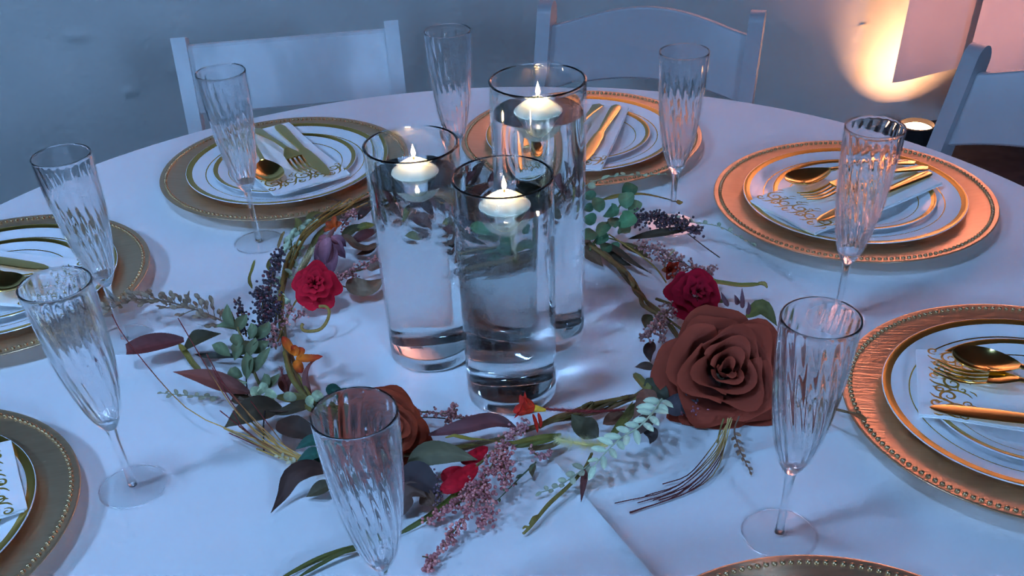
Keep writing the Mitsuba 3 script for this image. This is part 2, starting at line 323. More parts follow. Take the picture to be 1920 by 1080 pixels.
# ------------------------------------------------------------------ place settings
# each: centre of its charger; u points out from the middle of the table
SET = {'A': (-0.2525, 0.4492), 'B': (0.1481, 0.4978), 'C': (0.4575, 0.2684), 'D': (0.4963, -0.1544), 'F': (-0.5377, 0.1663), 'G': (-0.5008, -0.2418), 'E': (0.2341, -0.4950)}
WHERE = {'A': 'at the back left', 'B': 'behind the tall vase', 'C': 'at the back right beside the uplit wall', 'D': 'at the right edge of the photo',
         'F': 'at the left edge of the photo, middle', 'G': 'at the lower left corner', 'E': 'at the bottom edge'}
TZ = 0.7503
mm = lambda pr: np.array(pr, float) / 1000
CH = mm([(0, 4), (104, 4), (110, 4.6), (115, 7), (119, 10.5), (124, 12.6), (150, 16.6), (163, 18.6), (165, 18.4), (165.4, 17.6), (164.6, 16.8), (150, 14.8), (124, 10.8), (117, 5), (111, 0.4), (108, 0), (0, 0)])
chm = lathe(CH, 160); charger_ply = mikit.ply(chm, 'charger_gold', True, uv=flat_uv(chm, 0))
bd = tm(trimesh.creation.icosphere(1, 0.0023)); bead_ply = mikit.ply((bd[0] * [1, 1, 0.8], bd[1]), 'bead_gold', True)
NB = 154
def bead_spot(i): a = 2 * np.pi * i / NB; return 0.1575 * math.cos(a), 0.1575 * math.sin(a), 0.0184
ring_ply = mikit.ply(cat(*[move((bd[0] * [1, 1, 0.8], bd[1]), bead_spot(i)) for i in range(NB)]), 'bead_gold', True)
def plate_profile(s, well, rim, rise, t):
    top = [(0, t), (well - 6, t), (well, t + 0.6), (well + 5, t + 3.2), (well + 10, t + 0.45 * rise), (well + 17, t + 0.58 * rise), (rim - 2, t + rise), (rim, t + rise)]
    bot = [(rim + 0.3, t + rise - 0.8), (rim - 2, rise), (well + 17, 0.58 * rise), (well + 10, 0.45 * rise), (well + 4.5, 2.6), (well - 1, 0), (0, 0)]
    return mm(top + bot), mm(top)
def ring_on(top, r0, r1, n=120):
    rs = np.linspace(r0, r1, 5); z = np.interp(rs, top[:, 0], top[:, 1]) + 0.00018
    return lathe(np.c_[rs, z], n)
DP, DT = plate_profile(1, 82, 130, 17, 1.8); SP, ST = plate_profile(1, 58, 95, 14.5, 1.6)
dinner = mikit.ply(lathe(DP, 128), 'plate_plastic', 35), mikit.ply(ring_on(DT, 0.1222, 0.1295), 'foil_gold', True), mikit.ply(ring_on(DT, 0.1046, 0.1059), 'foil_gold', True)
salad = mikit.ply(lathe(SP, 128), 'plate_plastic', 35), mikit.ply(ring_on(ST, 0.0888, 0.0946), 'foil_gold', True), mikit.ply(ring_on(ST, 0.0752, 0.0763), 'foil_gold', True)

# cutlery, tip at u = 0, handle end at u = L, lying along +u
def knife_mesh():
    L = 0.2; u = np.array([0, .001, .004, .012, .03, .06, .085, .094, .098, .102, .115, .14, .17, .188, .196, .199, .2])
    w = np.array([.3, 2, 4.2, 6.6, 8.4, 8.6, 7.6, 6.6, 5.6, 5.0, 5.2, 6.2, 7.6, 7.8, 6.4, 4.2, 1.0]) / 1000
    t = np.array([.3, .5, .6, .7, .8, .9, 1.0, 1.1, 1.7, 2.0, 2.1, 2.2, 2.3, 2.2, 1.9, 1.4, .5]) / 1000
    return loft(u, w, t, 0.0023 + 0 * u, 18, 2.3)
def handle(u0, L, z0, z1, zt):
    u = np.linspace(u0, L, 20); x = (u - u0) / (L - u0)
    w = (3.2 + 0.6 * x + 5.0 * np.clip((x - 0.35) / 0.6, 0, 1) ** 1.5) / 1000
    w = w * np.sqrt(np.clip(1 - np.clip((x - 0.93) / 0.07, 0, 1) ** 2, 0.02, 1))
    z = z0 + (z1 - z0) * np.sin(np.clip(x * 2.4, 0, 1) * np.pi / 2) * (1 - x) ** 0.6 + (zt - z0) * x
    return u, w, (1.6 - 0.5 * x) / 1000, z
def spoon_mesh():
    n, m = 26, 17; a = np.linspace(0, 1, n); s = np.linspace(-1, 1, m); Lb = 0.06
    w = 0.0195 * np.clip(np.sin(np.pi * a ** 0.82), 0, 1) ** 0.62; w[0] = 0.0004; w[-1] = 0.0034
    dep = 0.0085 * np.sin(np.pi * np.clip(a, 0, 1) ** 0.9)
    rim = 0.0095 + 0.004 * a ** 3
    top = np.zeros((n, m, 3)); top[..., 0] = a[:, None] * Lb; top[..., 1] = w[:, None] * s; top[..., 2] = rim[:, None] - dep[:, None] * (1 - s ** 2)
    bot = top - np.array([0, 0, 0.0011])
    b = cat(grid(top), grid(bot, flip=True), grid(np.stack([bot[:, 0], top[:, 0]], 1), flip=True), grid(np.stack([bot[:, -1], top[:, -1]], 1)), grid(np.stack([bot[0], top[0]], 0), flip=True))
    u, hw, t, z = handle(0.0585, 0.178, 0.0128, 0.0155, 0.003)
    return cat(b, loft(u, hw, t, z, 14, 2.4))
def fork_mesh():
    parts = []; u = np.linspace(0.0, 0.05, 9); x = u / 0.05
    for k4 in range(4):
        y = (k4 - 1.5) * 0.0062
        z = 0.0065 - 0.005 * np.sin(np.pi * np.clip(x, 0, 1)) + 0.003 * x
        v, f = loft(u, 0.0008 + 0.0011 * np.clip(x * 2, 0, 1), np.full(9, 0.0008), z, 8); v[:, 1] += y; parts.append((v, f))
    u = np.array([.045, .049, .056, .063, .07]); w = np.array([11.2, 11.4, 10.6, 7.0, 3.4]) / 1000
    parts.append(loft(u, w, np.array([.8, .9, 1.0, 1.2, 1.5]) / 1000, np.array([9.3, 9.6, 10.6, 11.8, 12.8]) / 1000, 14, 2.4))
    u, hw, t, z = handle(0.069, 0.185, 0.0127, 0.0150, 0.003)
    parts.append(loft(u, hw, t, z, 14, 2.4))
    return cat(*parts)
knife_ply, spoon_ply, fork_ply = (mikit.ply(m(), 'cutlery_gold', 40) for m in (knife_mesh, spoon_mesh, fork_mesh))

# folded paper napkin, 104 x 212 mm, its printed end at u = 0
NL, NW = 0.212, 0.104
def nap_z(u, v):
    return 0.0030 - 0.0045 * np.clip(1 - ((u - NL / 2) / 0.095) ** 2, 0, 1) * np.clip(1 - (v / 0.11) ** 2, 0, 1) - 0.10 * np.clip(0.022 - u, 0, 1) - 0.06 * np.clip(u - 0.2, 0, 1) + 0.0007 * np.sin(v * 90 + 1.5) * np.clip(1 - u / 0.06, 0, 1)
def napkin_mesh():
    out = []
    for lay, (du, dv, z0, t) in enumerate(((0.0, 0.0, 0.0021, 0.0013), (0.003, 0.0015, 0.0010, 0.0010), (0.0012, -0.001, 0.0, 0.0009))):
        n, m = 36, 20; u = np.linspace(0, 1, n) * NL + du * 0; v = np.linspace(-NW / 2, NW / 2, m)
        U, V = np.meshgrid(u, v, indexing='ij'); U = U + du * (1 - U / NL); V = V + dv
        Z = nap_z(U, V) + z0 + 0.0004 * np.sin(V * 60 + lay * 2) * (lay > 0) * (1 - U / NL)
        top = np.stack([U, V, Z + t], -1); bot = np.stack([U, V, Z], -1)
        out += [grid(top), grid(bot, flip=True)]
        for a, b in ((top[0], bot[0]), (bot[-1], top[-1]), (bot[:, 0], top[:, 0]), (top[:, -1], bot[:, -1])): out.append(grid(np.stack([a, b], 0)))
    return cat(*out)
def scroll_mesh():
    "printed scrolls across the napkin's end: curls with tendrils and drops"
    out = []
    def stroke(pts, w0, w1):
        c = spline([(a, b, 0) for a, b in pts], max(12, 7 * len(pts)))[:, :2]; t = np.gradient(c, axis=0); t /= np.linalg.norm(t, axis=1, keepdims=True) + 1e-12
        s = np.c_[-t[:, 1], t[:, 0]]; x = np.linspace(0, 1, len(c)); w = 1.35 * (w0 + (w1 - w0) * np.sin(np.pi * x) ** 0.8)[:, None] / 2
        P = np.stack([c - s * w, c + s * w], 1); Z = nap_z(P[..., 0], P[..., 1]) + 0.0021 + 0.0013 + 0.00012
        v, f = grid(np.concatenate([P, Z[..., None]], -1)); out.append((v, f[:, ::-1])); out.append((v, f))
    def curl(cu, cv, r, a0, turns, sg, w=0.0016):
        n = 16; a = a0 + sg * np.linspace(0, turns * 2 * np.pi, n); rr = r * np.linspace(1, 0.16, n)
        stroke(np.c_[cu + rr * np.cos(a), cv + rr * np.sin(a)], 0.0005, w)
    for i in range(-2, 3):
        c = i * 0.0205; s = 1 if i % 2 == 0 else -1
        curl(0.028 + 0.002 * s, c, 0.0088, 1.6 * s, 1.35, s, 0.0020)
        curl(0.017 - 0.002 * s, c + 0.009, 0.0052, -1.2 * s, 1.2, -s, 0.0015)
        curl(0.040 - 0.002 * s, c - 0.008, 0.0045, 2.4 * s, 1.1, s, 0.0013)
        stroke([(0.037, c - 0.010), (0.030, c - 0.0105), (0.022, c - 0.006), (0.014, c - 0.003), (0.010, c + 0.002)], 0.0004, 0.0021)
        stroke([(0.020, c + 0.004), (0.030, c + 0.010), (0.041, c + 0.0075), (0.046, c + 0.002)], 0.0004, 0.0017)
        stroke([(0.012, c - 0.008), (0.016, c - 0.0105), (0.020, c - 0.0095)], 0.0004, 0.0016)
        stroke([(0.044, c + 0.012), (0.048, c + 0.010), (0.050, c + 0.006)], 0.0004, 0.0012)
    v, f = cat(*out)
    return v, f
napkin_ply, scroll_ply = mikit.ply(napkin_mesh(), 'napkin_paper', 40), mikit.ply(scroll_mesh(), 'print_gold', False)

def setting(s, u0, cut, big_beads):
    c = np.array(SET[s]); u = c / np.linalg.norm(c); deg = math.degrees(math.atan2(u[1], u[0])); w = WHERE[s]
    k = thing('charger_plate', 'gold beaded charger plate ' + w, 'charger plate', 'gold charger plates round the table')
    M = at(c[0], c[1], TZ, deg); put(k + '__plate', charger_ply, None, M=M)
    if big_beads:
        for i in range(NB): x, y, z = bead_spot(i); put(part(k, 'rim_bead'), bead_ply, None, M=M @ T().translate([x, y, z]))
    else:
        put(k + '__rim_beads', ring_ply, None, M=M); labels[k + '__rim_beads'] = {'label': 'ring of small gold beads', 'kind': 'stuff'}
    if u0 is None: return
    for nm, lab, plies, z in (('dinner_plate', 'large white gold-banded plate on the charger ', dinner, 0.0041), ('salad_plate', 'small white gold-banded plate on the larger one ', salad, 0.0061)):
        k = thing(nm, lab + w, 'plate', nm.replace('_', ' ') + 's with gold bands'); Mz = at(c[0], c[1], TZ + z, deg)
        for q, d in zip(('dish', 'gold_band', 'gold_line'), plies): put(k + '__' + q, d, None, M=Mz)
        labels[k + '__gold_band'] = {'label': 'wide gold rim band'}; labels[k + '__gold_line'] = {'label': 'thin gold line'}
    def loc(uu, vv, ang, z, du=0.0):                 # ang: turn of the piece from u
        q = c + u * uu + np.array([-u[1], u[0]]) * vv
        return at(q[0], q[1], TZ + z, deg + ang)
    k = thing('napkin', 'folded white napkin with gold scrolls ' + w, 'napkin', 'folded napkins on the plates')
    put(k + '__paper', napkin_ply, None, M=loc(u0, 0, 0, 0.0214)); put(k + '__scroll_print', scroll_ply, None, M=loc(u0, 0, 0, 0.0214))
    labels[k + '__scroll_print'] = {'label': 'gold scroll print'}
    for nm, ply_, (uu, vv, ang, z) in cut:
        put(thing(nm, 'gold ' + nm + ' on the napkin ' + w, nm, 'gold cutlery on the napkins'), ply_, None, M=loc(uu, vv, ang, z))
KN, FO, SPN = 'knife', 'fork', 'spoon'
setting('A', -0.098, [(KN, knife_ply, (-0.094, -0.024, -2.5, 0.0276)), (FO, fork_ply, (-0.075, -0.006, 2, 0.0276)), (SPN, spoon_ply, (-0.080, 0.045, -9, 0.0272))], False)
setting('B', -0.125, [(KN, knife_ply, (-0.118, -0.026, -3, 0.0276)), (FO, fork_ply, (-0.105, 0.002, -4, 0.0276)), (SPN, spoon_ply, (-0.100, 0.036, -5, 0.0272))], False)
setting('C', -0.118, [(KN, knife_ply, (-0.100, -0.038, 3, 0.0276)), (FO, fork_ply, (-0.075, 0.012, -9, 0.0276)), (SPN, spoon_ply, (-0.068, 0.048, -16, 0.0300))], False)
setting('D', -0.100, [(KN, knife_ply, (-0.092, -0.046, 0, 0.0276)), (FO, fork_ply, (-0.086, 0.014, -13, 0.0269)), (SPN, spoon_ply, (-0.072, 0.034, -20, 0.0305))], True)
setting('F', -0.112, [(KN, knife_ply, (-0.056, -0.018, -4, 0.0276)), (FO, fork_ply, (-0.052, 0.012, 3, 0.0276)), (SPN, spoon_ply, (-0.066, 0.036, -4, 0.0312))], False)
setting('G', -0.118, [], True)
setting('E', None, [], True)

# ------------------------------------------------------------------ champagne flutes
FZ = mm([(5.2, 66), (6.8, 68), (9.0, 72), (12.0, 79), (15.4, 90), (18.4, 103), (21.4, 120), (23.6, 137), (25.2, 156), (26.4, 176), (27.1, 200)])
def bowl_mesh():
    nr, n, m = 20, 160, 46; th = np.linspace(0, 2 * np.pi, n, endpoint=False)
    z = np.linspace(0.066, 0.2, m); r = np.interp(z, FZ[:, 1], FZ[:, 0])
    from scipy.interpolate import PchipInterpolator as PI
    pr = PI(FZ[:, 1], FZ[:, 0]); r = pr(z); x = (z - 0.066) / 0.134
    amp = (0.00012 + 0.00020 * np.clip(1.6 - 2.2 * x, 0, 1)) * np.clip(x * 8, 0, 1) * np.clip((1 - x) * 14, 0, 1) * (r / 0.0271) ** 0.6
    tw = 0.75 * x
    wav = lambda i: np.cos(nr * (th + tw[i]))
    rows = [np.c_[(r[i] + amp[i] * wav(i)) * np.cos(th), (r[i] + amp[i] * wav(i)) * np.sin(th), np.full(n, z[i])] for i in range(m)]
    rim = [np.c_[(r[-1] - d) * np.cos(th), (r[-1] - d) * np.sin(th), np.full(n, 0.2 + h)] for d, h in ((0.0003, 0.0005), (0.0008, 0.0006), (0.0012, 0.0003))]
    inn = []
    for i in range(m - 1, 3, -1):
        ri = max(pr(z[i]) - 0.0013, 0.0005); q = ri - 0.2 * amp[i] * wav(i)
        inn.append(np.c_[q * np.cos(th), q * np.sin(th), np.full(n, z[i])])
    end = [np.tile([[0, 0, z[4] - 0.0035]], (n, 1))]
    P = np.array([np.tile([[0, 0, 0.066]], (n, 1))] + rows + rim + inn + end)
    v, f = grid(P, wrap=True); t = v[f]; a = np.linalg.norm(np.cross(t[:, 1] - t[:, 0], t[:, 2] - t[:, 0]), axis=1)
    return v, f[a > 1e-14]
tor = tm(trimesh.creation.torus(0.0293, 0.0007, 96, 8)); rim_ply = mikit.ply(move(tor, (0, 0, 0.0008)), 'clear_plastic', True)
bowl_ply = mikit.ply(bowl_mesh(), 'clear_plastic', 40)
solid = lathe
stem_ply = mikit.ply(solid(mm([(0, 3.0), (4.2, 3.0), (3.6, 5), (3.3, 12), (3.1, 30), (3.3, 50), (3.9, 60), (4.8, 65.6), (0, 65.8)]), 24), 'clear_plastic', 40)
foot_ply = mikit.ply(solid(mm([(0, 0.2), (28.3, 0.2), (28.4, 1.5), (20, 2.0), (8, 2.7), (0, 2.95)]), 64), 'thin_plastic', 40)
FLUTES = [((-0.263, 0.263), 'in front of the back-left plate, standing at its lower edge'), ((-0.019, 0.364), 'left of the tall vase, farthest back'),
          ((0.237, 0.251), 'right of the tall vase, its stem behind berry sprigs'), ((0.372, 0.024), 'in front of the back-right charger, catching orange glow'),
          ((0.240, -0.288), 'right of the big rust rose, its whole foot visible'), ((-0.066, -0.367), 'nearest the camera at the bottom, over the half-hidden rose'),
          ((-0.304, -0.187), 'at the left with its whole foot on the bare cloth'), ((-0.373, 0.056), 'at the left, second back, in front of the left-edge charger')]
for (x, y), w in FLUTES:
    k = thing('champagne_flute', 'clear ribbed flute ' + w, 'champagne flute', 'empty champagne flutes round the table')
    a = rng.uniform(0, 360)
    for q, d in (('bowl', bowl_ply), ('stem', stem_ply), ('foot', foot_ply), ('foot_rim', rim_ply)): put(k + '__' + q, d, None, M=at(x, y, TZ, a))

# ------------------------------------------------------------------ cylinder vases, water, floating candles
VR, VT, VB = 0.0426, 0.0028, 0.013
def vase_mesh(h, zw):
    p = [(0, 0.0006), (VR - 0.006, 0.0006), (VR - 0.0045, 0.0), (VR - 0.002, 0.0006), (VR, 0.0035)] + [(VR, z) for z in np.linspace(0.01, h - 0.003, 6)]
    p += [(VR + 0.0002, h - 0.002), (VR + 0.0001, h - 0.0006), (VR - VT / 2, h), (VR - VT + 0.0001, h - 0.0006), (VR - VT, h - 0.003), (VR - VT, zw)]
    return lathe(p, 128, up=False)
def candle(x, y, zw, w, tilt, lab):
    k = thing('floating_candle', 'small domed ivory candle, lit, floating in ' + lab, 'candle', 'lit floating candles')
    prof = mm([(0, -21), (6, -20.5), (10, -17.5), (13.5, -12.5), (17.2, -6), (20.6, -0.4), (21.4, 0.9), (21.0, 2.0), (18.4, 4.2), (14, 7.4), (9, 10.4), (5, 12.2), (3.2, 12.6), (1.8, 12.0), (0, 11.9)])[::-1]
    M = at(x, y, 0.75 + zw)
    put(k + '__wax', lathe(prof, 64), 'wax', 50, M)
    put(k + '__wick', tube(mm([(0, 0, 11), (0.2, 0, 15), (1.0, 0.3, 18.5)]), [0.0009, 0.0008, 0.0005], 8, 8), 'wick_black', 50, M)
    fp = mm([(0.2, 14.2), (1.2, 15.0), (1.9, 16.4), (2.1, 17.8), (1.7, 20.2), (1.0, 22.6), (0.4, 24.4), (0.05, 25.6)])
    v, f = lathe(fp, 14)
    put(k + '__flame', {**mikit.ply((v, f), 'wick_black', True), 'emitter': {'type': 'area', 'radiance': rgb(np.array([1.25, 0.86, 0.40]) * FLAME_L * K)}}, None, M=M)
    labels[k + '__flame'] = {'label': 'small yellow-white flame'}
VASES = [((0.0332, -0.0713), 0.2148, 0.193, 'the front cylinder vase', 'clear glass cylinder vase of water, nearest the camera of the three', (0.001, -0.009)),
         ((-0.0451, 0.0064), 0.2145, 0.187, 'the left cylinder vase', 'clear glass cylinder vase of water, leftmost of the three', (0.001, 0.003)),
         ((0.0683, 0.0252), 0.2569, 0.230, 'the tall back cylinder vase', 'tall clear glass cylinder vase of water, at the back right of the three', (0.0, -0.002))]
for (x, y), h, zw, nm, lab, (cx_, cy_) in VASES:
    k = thing('cylinder_vase', lab, 'vase', 'cylinder vases in the centrepiece')
    put(k, vase_mesh(h, zw), 'clear_glass', 40, at(x, y, TZ))
    k = thing('water', 'clear water filling ' + nm + ' almost to the top', 'water')
    ri = VR - VT
    side = lathe([(0, VB), (ri - 0.003, VB), (ri - 0.0008, VB + 0.001), (ri, VB + 0.004), (ri, zw)], 128, up=False)
    put(k + '__body', side, 'water_in_glass', 40, at(x, y, TZ)); put(k + '__surface', lathe([(0, zw), (ri, zw)], 128), 'water_top', False, at(x, y, TZ))
    candle(x + cx_, y + cy_, zw, 1, 0, nm)

# ------------------------------------------------------------------ the autumn wreath round the vases; points in mm from the middle of the table top
WR = thing('wreath', 'loose autumn wreath of silk roses, leaves, berries and grasses encircling the three vases', 'wreath')
def P3(pts): return np.asarray(pts, float) / 1000 + [0, 0, 0.75]
def vcol(n, c0, c1=None, t=None, jit=0.06):
    c0 = np.asarray(c0, float); c1 = c0 if c1 is None else np.asarray(c1, float)
    t = np.zeros(n) if t is None else t
    c = c0 + (c1 - c0) * t[:, None]
    return np.clip(c * (1 + jit * rng.standard_normal((n, 1))), 0, 1)
SHAPES = {'lance': lambda t: np.sin(np.pi * t ** 0.78) ** 1.05, 'oval': lambda t: np.sin(np.pi * t ** 0.9) ** 0.55, 'blunt': lambda t: np.clip(np.sin(np.pi * np.clip(0.06 + 0.78 * t, 0, 1)), 0, 1) ** 0.8,
          'ribbon': lambda t: np.clip(np.minimum(t * 5 + 0.25, (1 - t) * 4 + 0.35), 0, 1), 'spike': lambda t: np.sin(np.pi * t ** 0.6) ** 0.9, 'round': lambda t: np.sqrt(np.clip(1 - (2 * t - 1) ** 2, 0, 1)) ** 0.9}
def leaf_mesh(pts, w, shape='lance', roll=0.0, cup=0.18, twist=0.0, n=15, m=7, wave=0.0, c0=(.1, .1, .1), c1=None, up=(0, -0.5, 0.86)):
    c = spline(P3(pts), n); t = np.linspace(0, 1, n); tg, sd, u = frames(c, up)
    a = np.radians(roll + twist * t)[:, None]; s2 = sd * np.cos(a) + u * np.sin(a); n2 = u * np.cos(a) - sd * np.sin(a)
    hw = np.maximum(SHAPES[shape](t), 0.02) * w / 2000; x = np.linspace(-1, 1, m)
    ph = rng.uniform(0, 6)
    P = c[:, None] + s2[:, None] * (hw[:, None] * x)[..., None] + n2[:, None] * ((hw[:, None] * (cup * x ** 2 - 0.10 * (abs(x) < 0.1))) + wave * hw[:, None] * x * np.sin(t * 9 + ph)[:, None])[..., None]
    P[..., 2] = np.maximum(P[..., 2], 0.7508)
    v, f = grid(P); tt = np.repeat(t, m)
    c = vcol(len(v), c0, c1, tt, 0.075) * (1 - 0.16 * np.tile(abs(x) ** 3, n))[:, None]
    mid = np.tile(abs(x) < 0.1, n); c[mid] *= 1.18
    return (v, f), np.clip(c, 0, 1)
def leaf(pts, w, c0, c1=None, shape='lance', parent=None, name='leaf', lab=None, bsdf='foliage', **kw):
    m, c = leaf_mesh(pts, w, shape, c0=dye(*c0), c1=None if c1 is None else dye(*c1), **kw)
    k = put(part(parent or WR, name), m, bsdf, True, color=c)
    if lab: labels[k] = {'label': lab}
    return k
def stem(pts, r, c0, c1=None, name='vine_stem', parent=None, lab=None, k=7, n=None):
    v, f = tube(P3(pts), np.atleast_1d(r) / 1000, n, k); t = np.linspace(0, 1, len(v))
    kk = put(part(parent or WR, name), (v, f), 'foliage', True, color=vcol(len(v), dye(*c0), dye(*(c1 or c0)), t, 0.08))
    if lab: labels[kk] = {'label': lab}
    return kk
ICO = tm(trimesh.creation.icosphere(1, 1.0))
def berries(name, lab, paths, r, cols, stem_c=(70, 60, 50), spread=1.0):
    "a spray: stems with beads crowded round them. paths: (points, count, width mm)"
    g = part(WR, name); labels[g] = {'label': lab}
    sm, bm, bc = [], [], []
    for pts, cnt, w in paths:
        sm.append(tube(P3(pts), [0.0009, 0.0006], None, 6)); c = spline(P3(pts), 60)
        for _ in range(int(cnt * 1.5)):
            t = rng.uniform(0.02, 1); p = c[int(t * 59)] + rng.standard_normal(3) * w / 2600 * np.array([1, 1, 0.8]) * (0.5 + 0.5 * math.sin(math.pi * min(1, 0.25 + 0.7 * t)))
            q = r / 1000 * rng.uniform(0.62, 0.95); p[2] = max(p[2], 0.7505 + q)
            bm.append((ICO[0] * q + p, ICO[1])); bc.append(np.repeat(dye(*cols[rng.integers(len(cols))])[None] * rng.uniform(0.8, 1.2), len(ICO[0]), 0))
    v, f = cat(*sm); put(g + '__stem', (v, f), 'foliage', True, color=vcol(len(v), dye(*stem_c)))
    v, f = cat(*bm); put(g + '__berries', (v, f), 'berry_gloss', True, color=np.clip(np.vstack(bc), 0, 1)); labels[g + '__berries'] = {'label': 'crowd of small round beads', 'kind': 'stuff'}
def sprig(name, lab, pts, n, ln, w, c0, c1, ang=55, shape='oval', lift=0.25, sr=0.8, t0=0.05, tip=0.6, stem_c=None, alt=True, each=True, rollj=25, cup=0.15):
    g = part(WR, name); labels[g] = {'label': lab}; c = spline(P3(pts), 60); tg, sd, u = frames(c)
    v, f = tube(P3(pts), np.array([sr, sr * 0.5]) / 1000, None, 6); put(g + '__stem', (v, f), 'foliage', True, color=vcol(len(v), dye(*(stem_c or c0))))
    ms, cs = [], []
    for i in range(n):
        t = t0 + (0.97 - t0) * i / max(1, n - 1); j = int(t * 59); s = 1 if i % 2 else -1
        k = 1 + (tip - 1) * t; a = math.radians(ang + rng.uniform(-14, 14)) * (1 if t < 0.94 else 0.3)
        d = tg[j] * math.cos(a) + (sd[j] * s * math.cos(lift * rng.uniform(-1, 3)) + u[j] * math.sin(lift * rng.uniform(-0.6, 3))) * math.sin(a)
        L = ln * k * rng.uniform(0.8, 1.15) / 1000; p = c[j]; q = np.array([p + d * L * x + np.array([0, 0, -0.12 * L * x * x]) for x in (0.0, 0.5, 1.0)])
        q[:, 2] = np.maximum(q[:, 2], 0.7512)
        m, cc = leaf_mesh((q - [0, 0, 0.75]) * 1000, w * k, shape, rng.uniform(-rollj, rollj), cup, n=7, m=3, c0=dye(*c0), c1=dye(*c1))
        cc = np.clip(cc * rng.uniform(0.85, 1.15), 0, 1)
        if each: put(part(g, 'leaf'), m, 'foliage', True, color=cc)
        else: ms.append(m); cs.append(cc)
    if not each:
        v, f = cat(*ms); put(g + '__buds', (v, f), 'foliage', True, color=np.vstack(cs)); labels[g + '__buds'] = {'label': 'many small flat buds', 'kind': 'stuff'}
def budspray(name, lab, pts, n, stalk, bl, bw, c0, c1):
    "a stem with short stalks, each ending in a few flat buds"
    g = part(WR, name); labels[g] = {'label': lab}; c = spline(P3(pts), 60); tg, sd, u = frames(c)
    st, ms, cs = [tube(P3(pts), [0.0010, 0.0005], None, 6)], [], []
    for i in range(n):
        t = 0.04 + 0.95 * i / (n - 1); j = int(t * 59); s = 1 if i % 2 else -1; L = stalk * (1 - 0.45 * t) * rng.uniform(0.7, 1.2) / 1000
        a = math.radians(rng.uniform(35, 60)); d = tg[j] * math.cos(a) + (sd[j] * s + u[j] * rng.uniform(-0.5, 0.9)) * math.sin(a)
        e = c[j] + d * L; e[2] = max(e[2], 0.752); st.append(tube(np.array([c[j], (c[j] + e) / 2 + [0, 0, 0.0006], e]), [0.0005, 0.0004], 6, 5))
        for q in range(3):
            b = c[j] + d * L * (0.45 + 0.27 * q); dd = d + (sd[j] * rng.uniform(-0.8, 0.8) + u[j] * rng.uniform(-0.3, 0.8)); dd /= np.linalg.norm(dd)
            x = np.array([b, b + dd * bl / 2000, b + dd * bl / 1000]); x[:, 2] = np.maximum(x[:, 2], 0.7512)
            m, cc = leaf_mesh((x - [0, 0, 0.75]) * 1000, bw, 'oval', rng.uniform(-60, 60), 0.3, n=6, m=3, c0=dye(*c0), c1=dye(*c1)); ms.append(m); cs.append(cc * rng.uniform(0.8, 1.15))
    v, f = cat(*st); put(g + '__stem', (v, f), 'foliage', True, color=vcol(len(v), dye(*c0)))
    v, f = cat(*ms); put(g + '__buds', (v, f), 'foliage', True, color=np.clip(np.vstack(cs), 0, 1)); labels[g + '__buds'] = {'label': 'many small flat buds', 'kind': 'stuff'}
def plume(name, lab, pts, n, hair, c0, c1, back=0.5, r=0.5, taper=0.4):
    "a fuzzy grass head"
    g = part(WR, name); labels[g] = {'label': lab}; c = spline(P3(pts), 60); tg, sd, u = frames(c); ms = []
    for i in range(n):
        t = rng.uniform(0, 1); j = int(t * 59); a = rng.uniform(0, 2 * np.pi); o = sd[j] * math.cos(a) + u[j] * math.sin(a)
        d = tg[j] * back + o * rng.uniform(0.5, 1.0); d /= np.linalg.norm(d); L = hair / 1000 * rng.uniform(0.6, 1.1) * (1 - taper * abs(2 * t - 1) ** 2)
        s = np.cross(d, o) * 0.0003; b = c[j]; e = b + d * L; e[2] = max(e[2], 0.7508)
        ms.append((np.array([b - s, b + s, e]), np.array([[0, 1, 2]])))
    v, f = cat(*ms); put(g + '__bristles', (v, f), 'foliage', True, color=vcol(len(v), dye(*c0), dye(*c1), np.tile([0, 0, 1.0], n))); labels[g + '__bristles'] = {'label': 'fuzz of fine bristles', 'kind': 'stuff'}
    v, f = tube(P3(pts), r / 1000, None, 6); put(g + '__stem', (v, f), 'foliage', True, color=vcol(len(v), dye(*c0)))
def needles(name, lab, base, tips, c_tip, c_base, r=0.55, arch=12, split=0.45):
    g = part(WR, name); labels[g] = {'label': lab}; b = np.array(base, float)
    for tip in tips:
        if isinstance(tip[0], tuple): pts = [b + rng.uniform(-2, 2, 3) * [1, 1, 0.5]] + [np.array(q, float) for q in tip]
        else:
            e = np.array(tip, float); pts = [b + rng.uniform(-2, 2, 3) * [1, 1, 0.5], b + (e - b) * 0.5 + [0, 0, arch], e]
        v, f = tube(P3(pts), [r / 1000 * 1.1, r / 1000, r / 1000], 14, 5); t = np.linspace(0, 1, len(v))
        put(part(g, 'needle'), (v, f), 'foliage', True, color=vcol(len(v), dye(*c_base), dye(*c_tip), np.clip((t - split) / 0.3, 0, 1)))
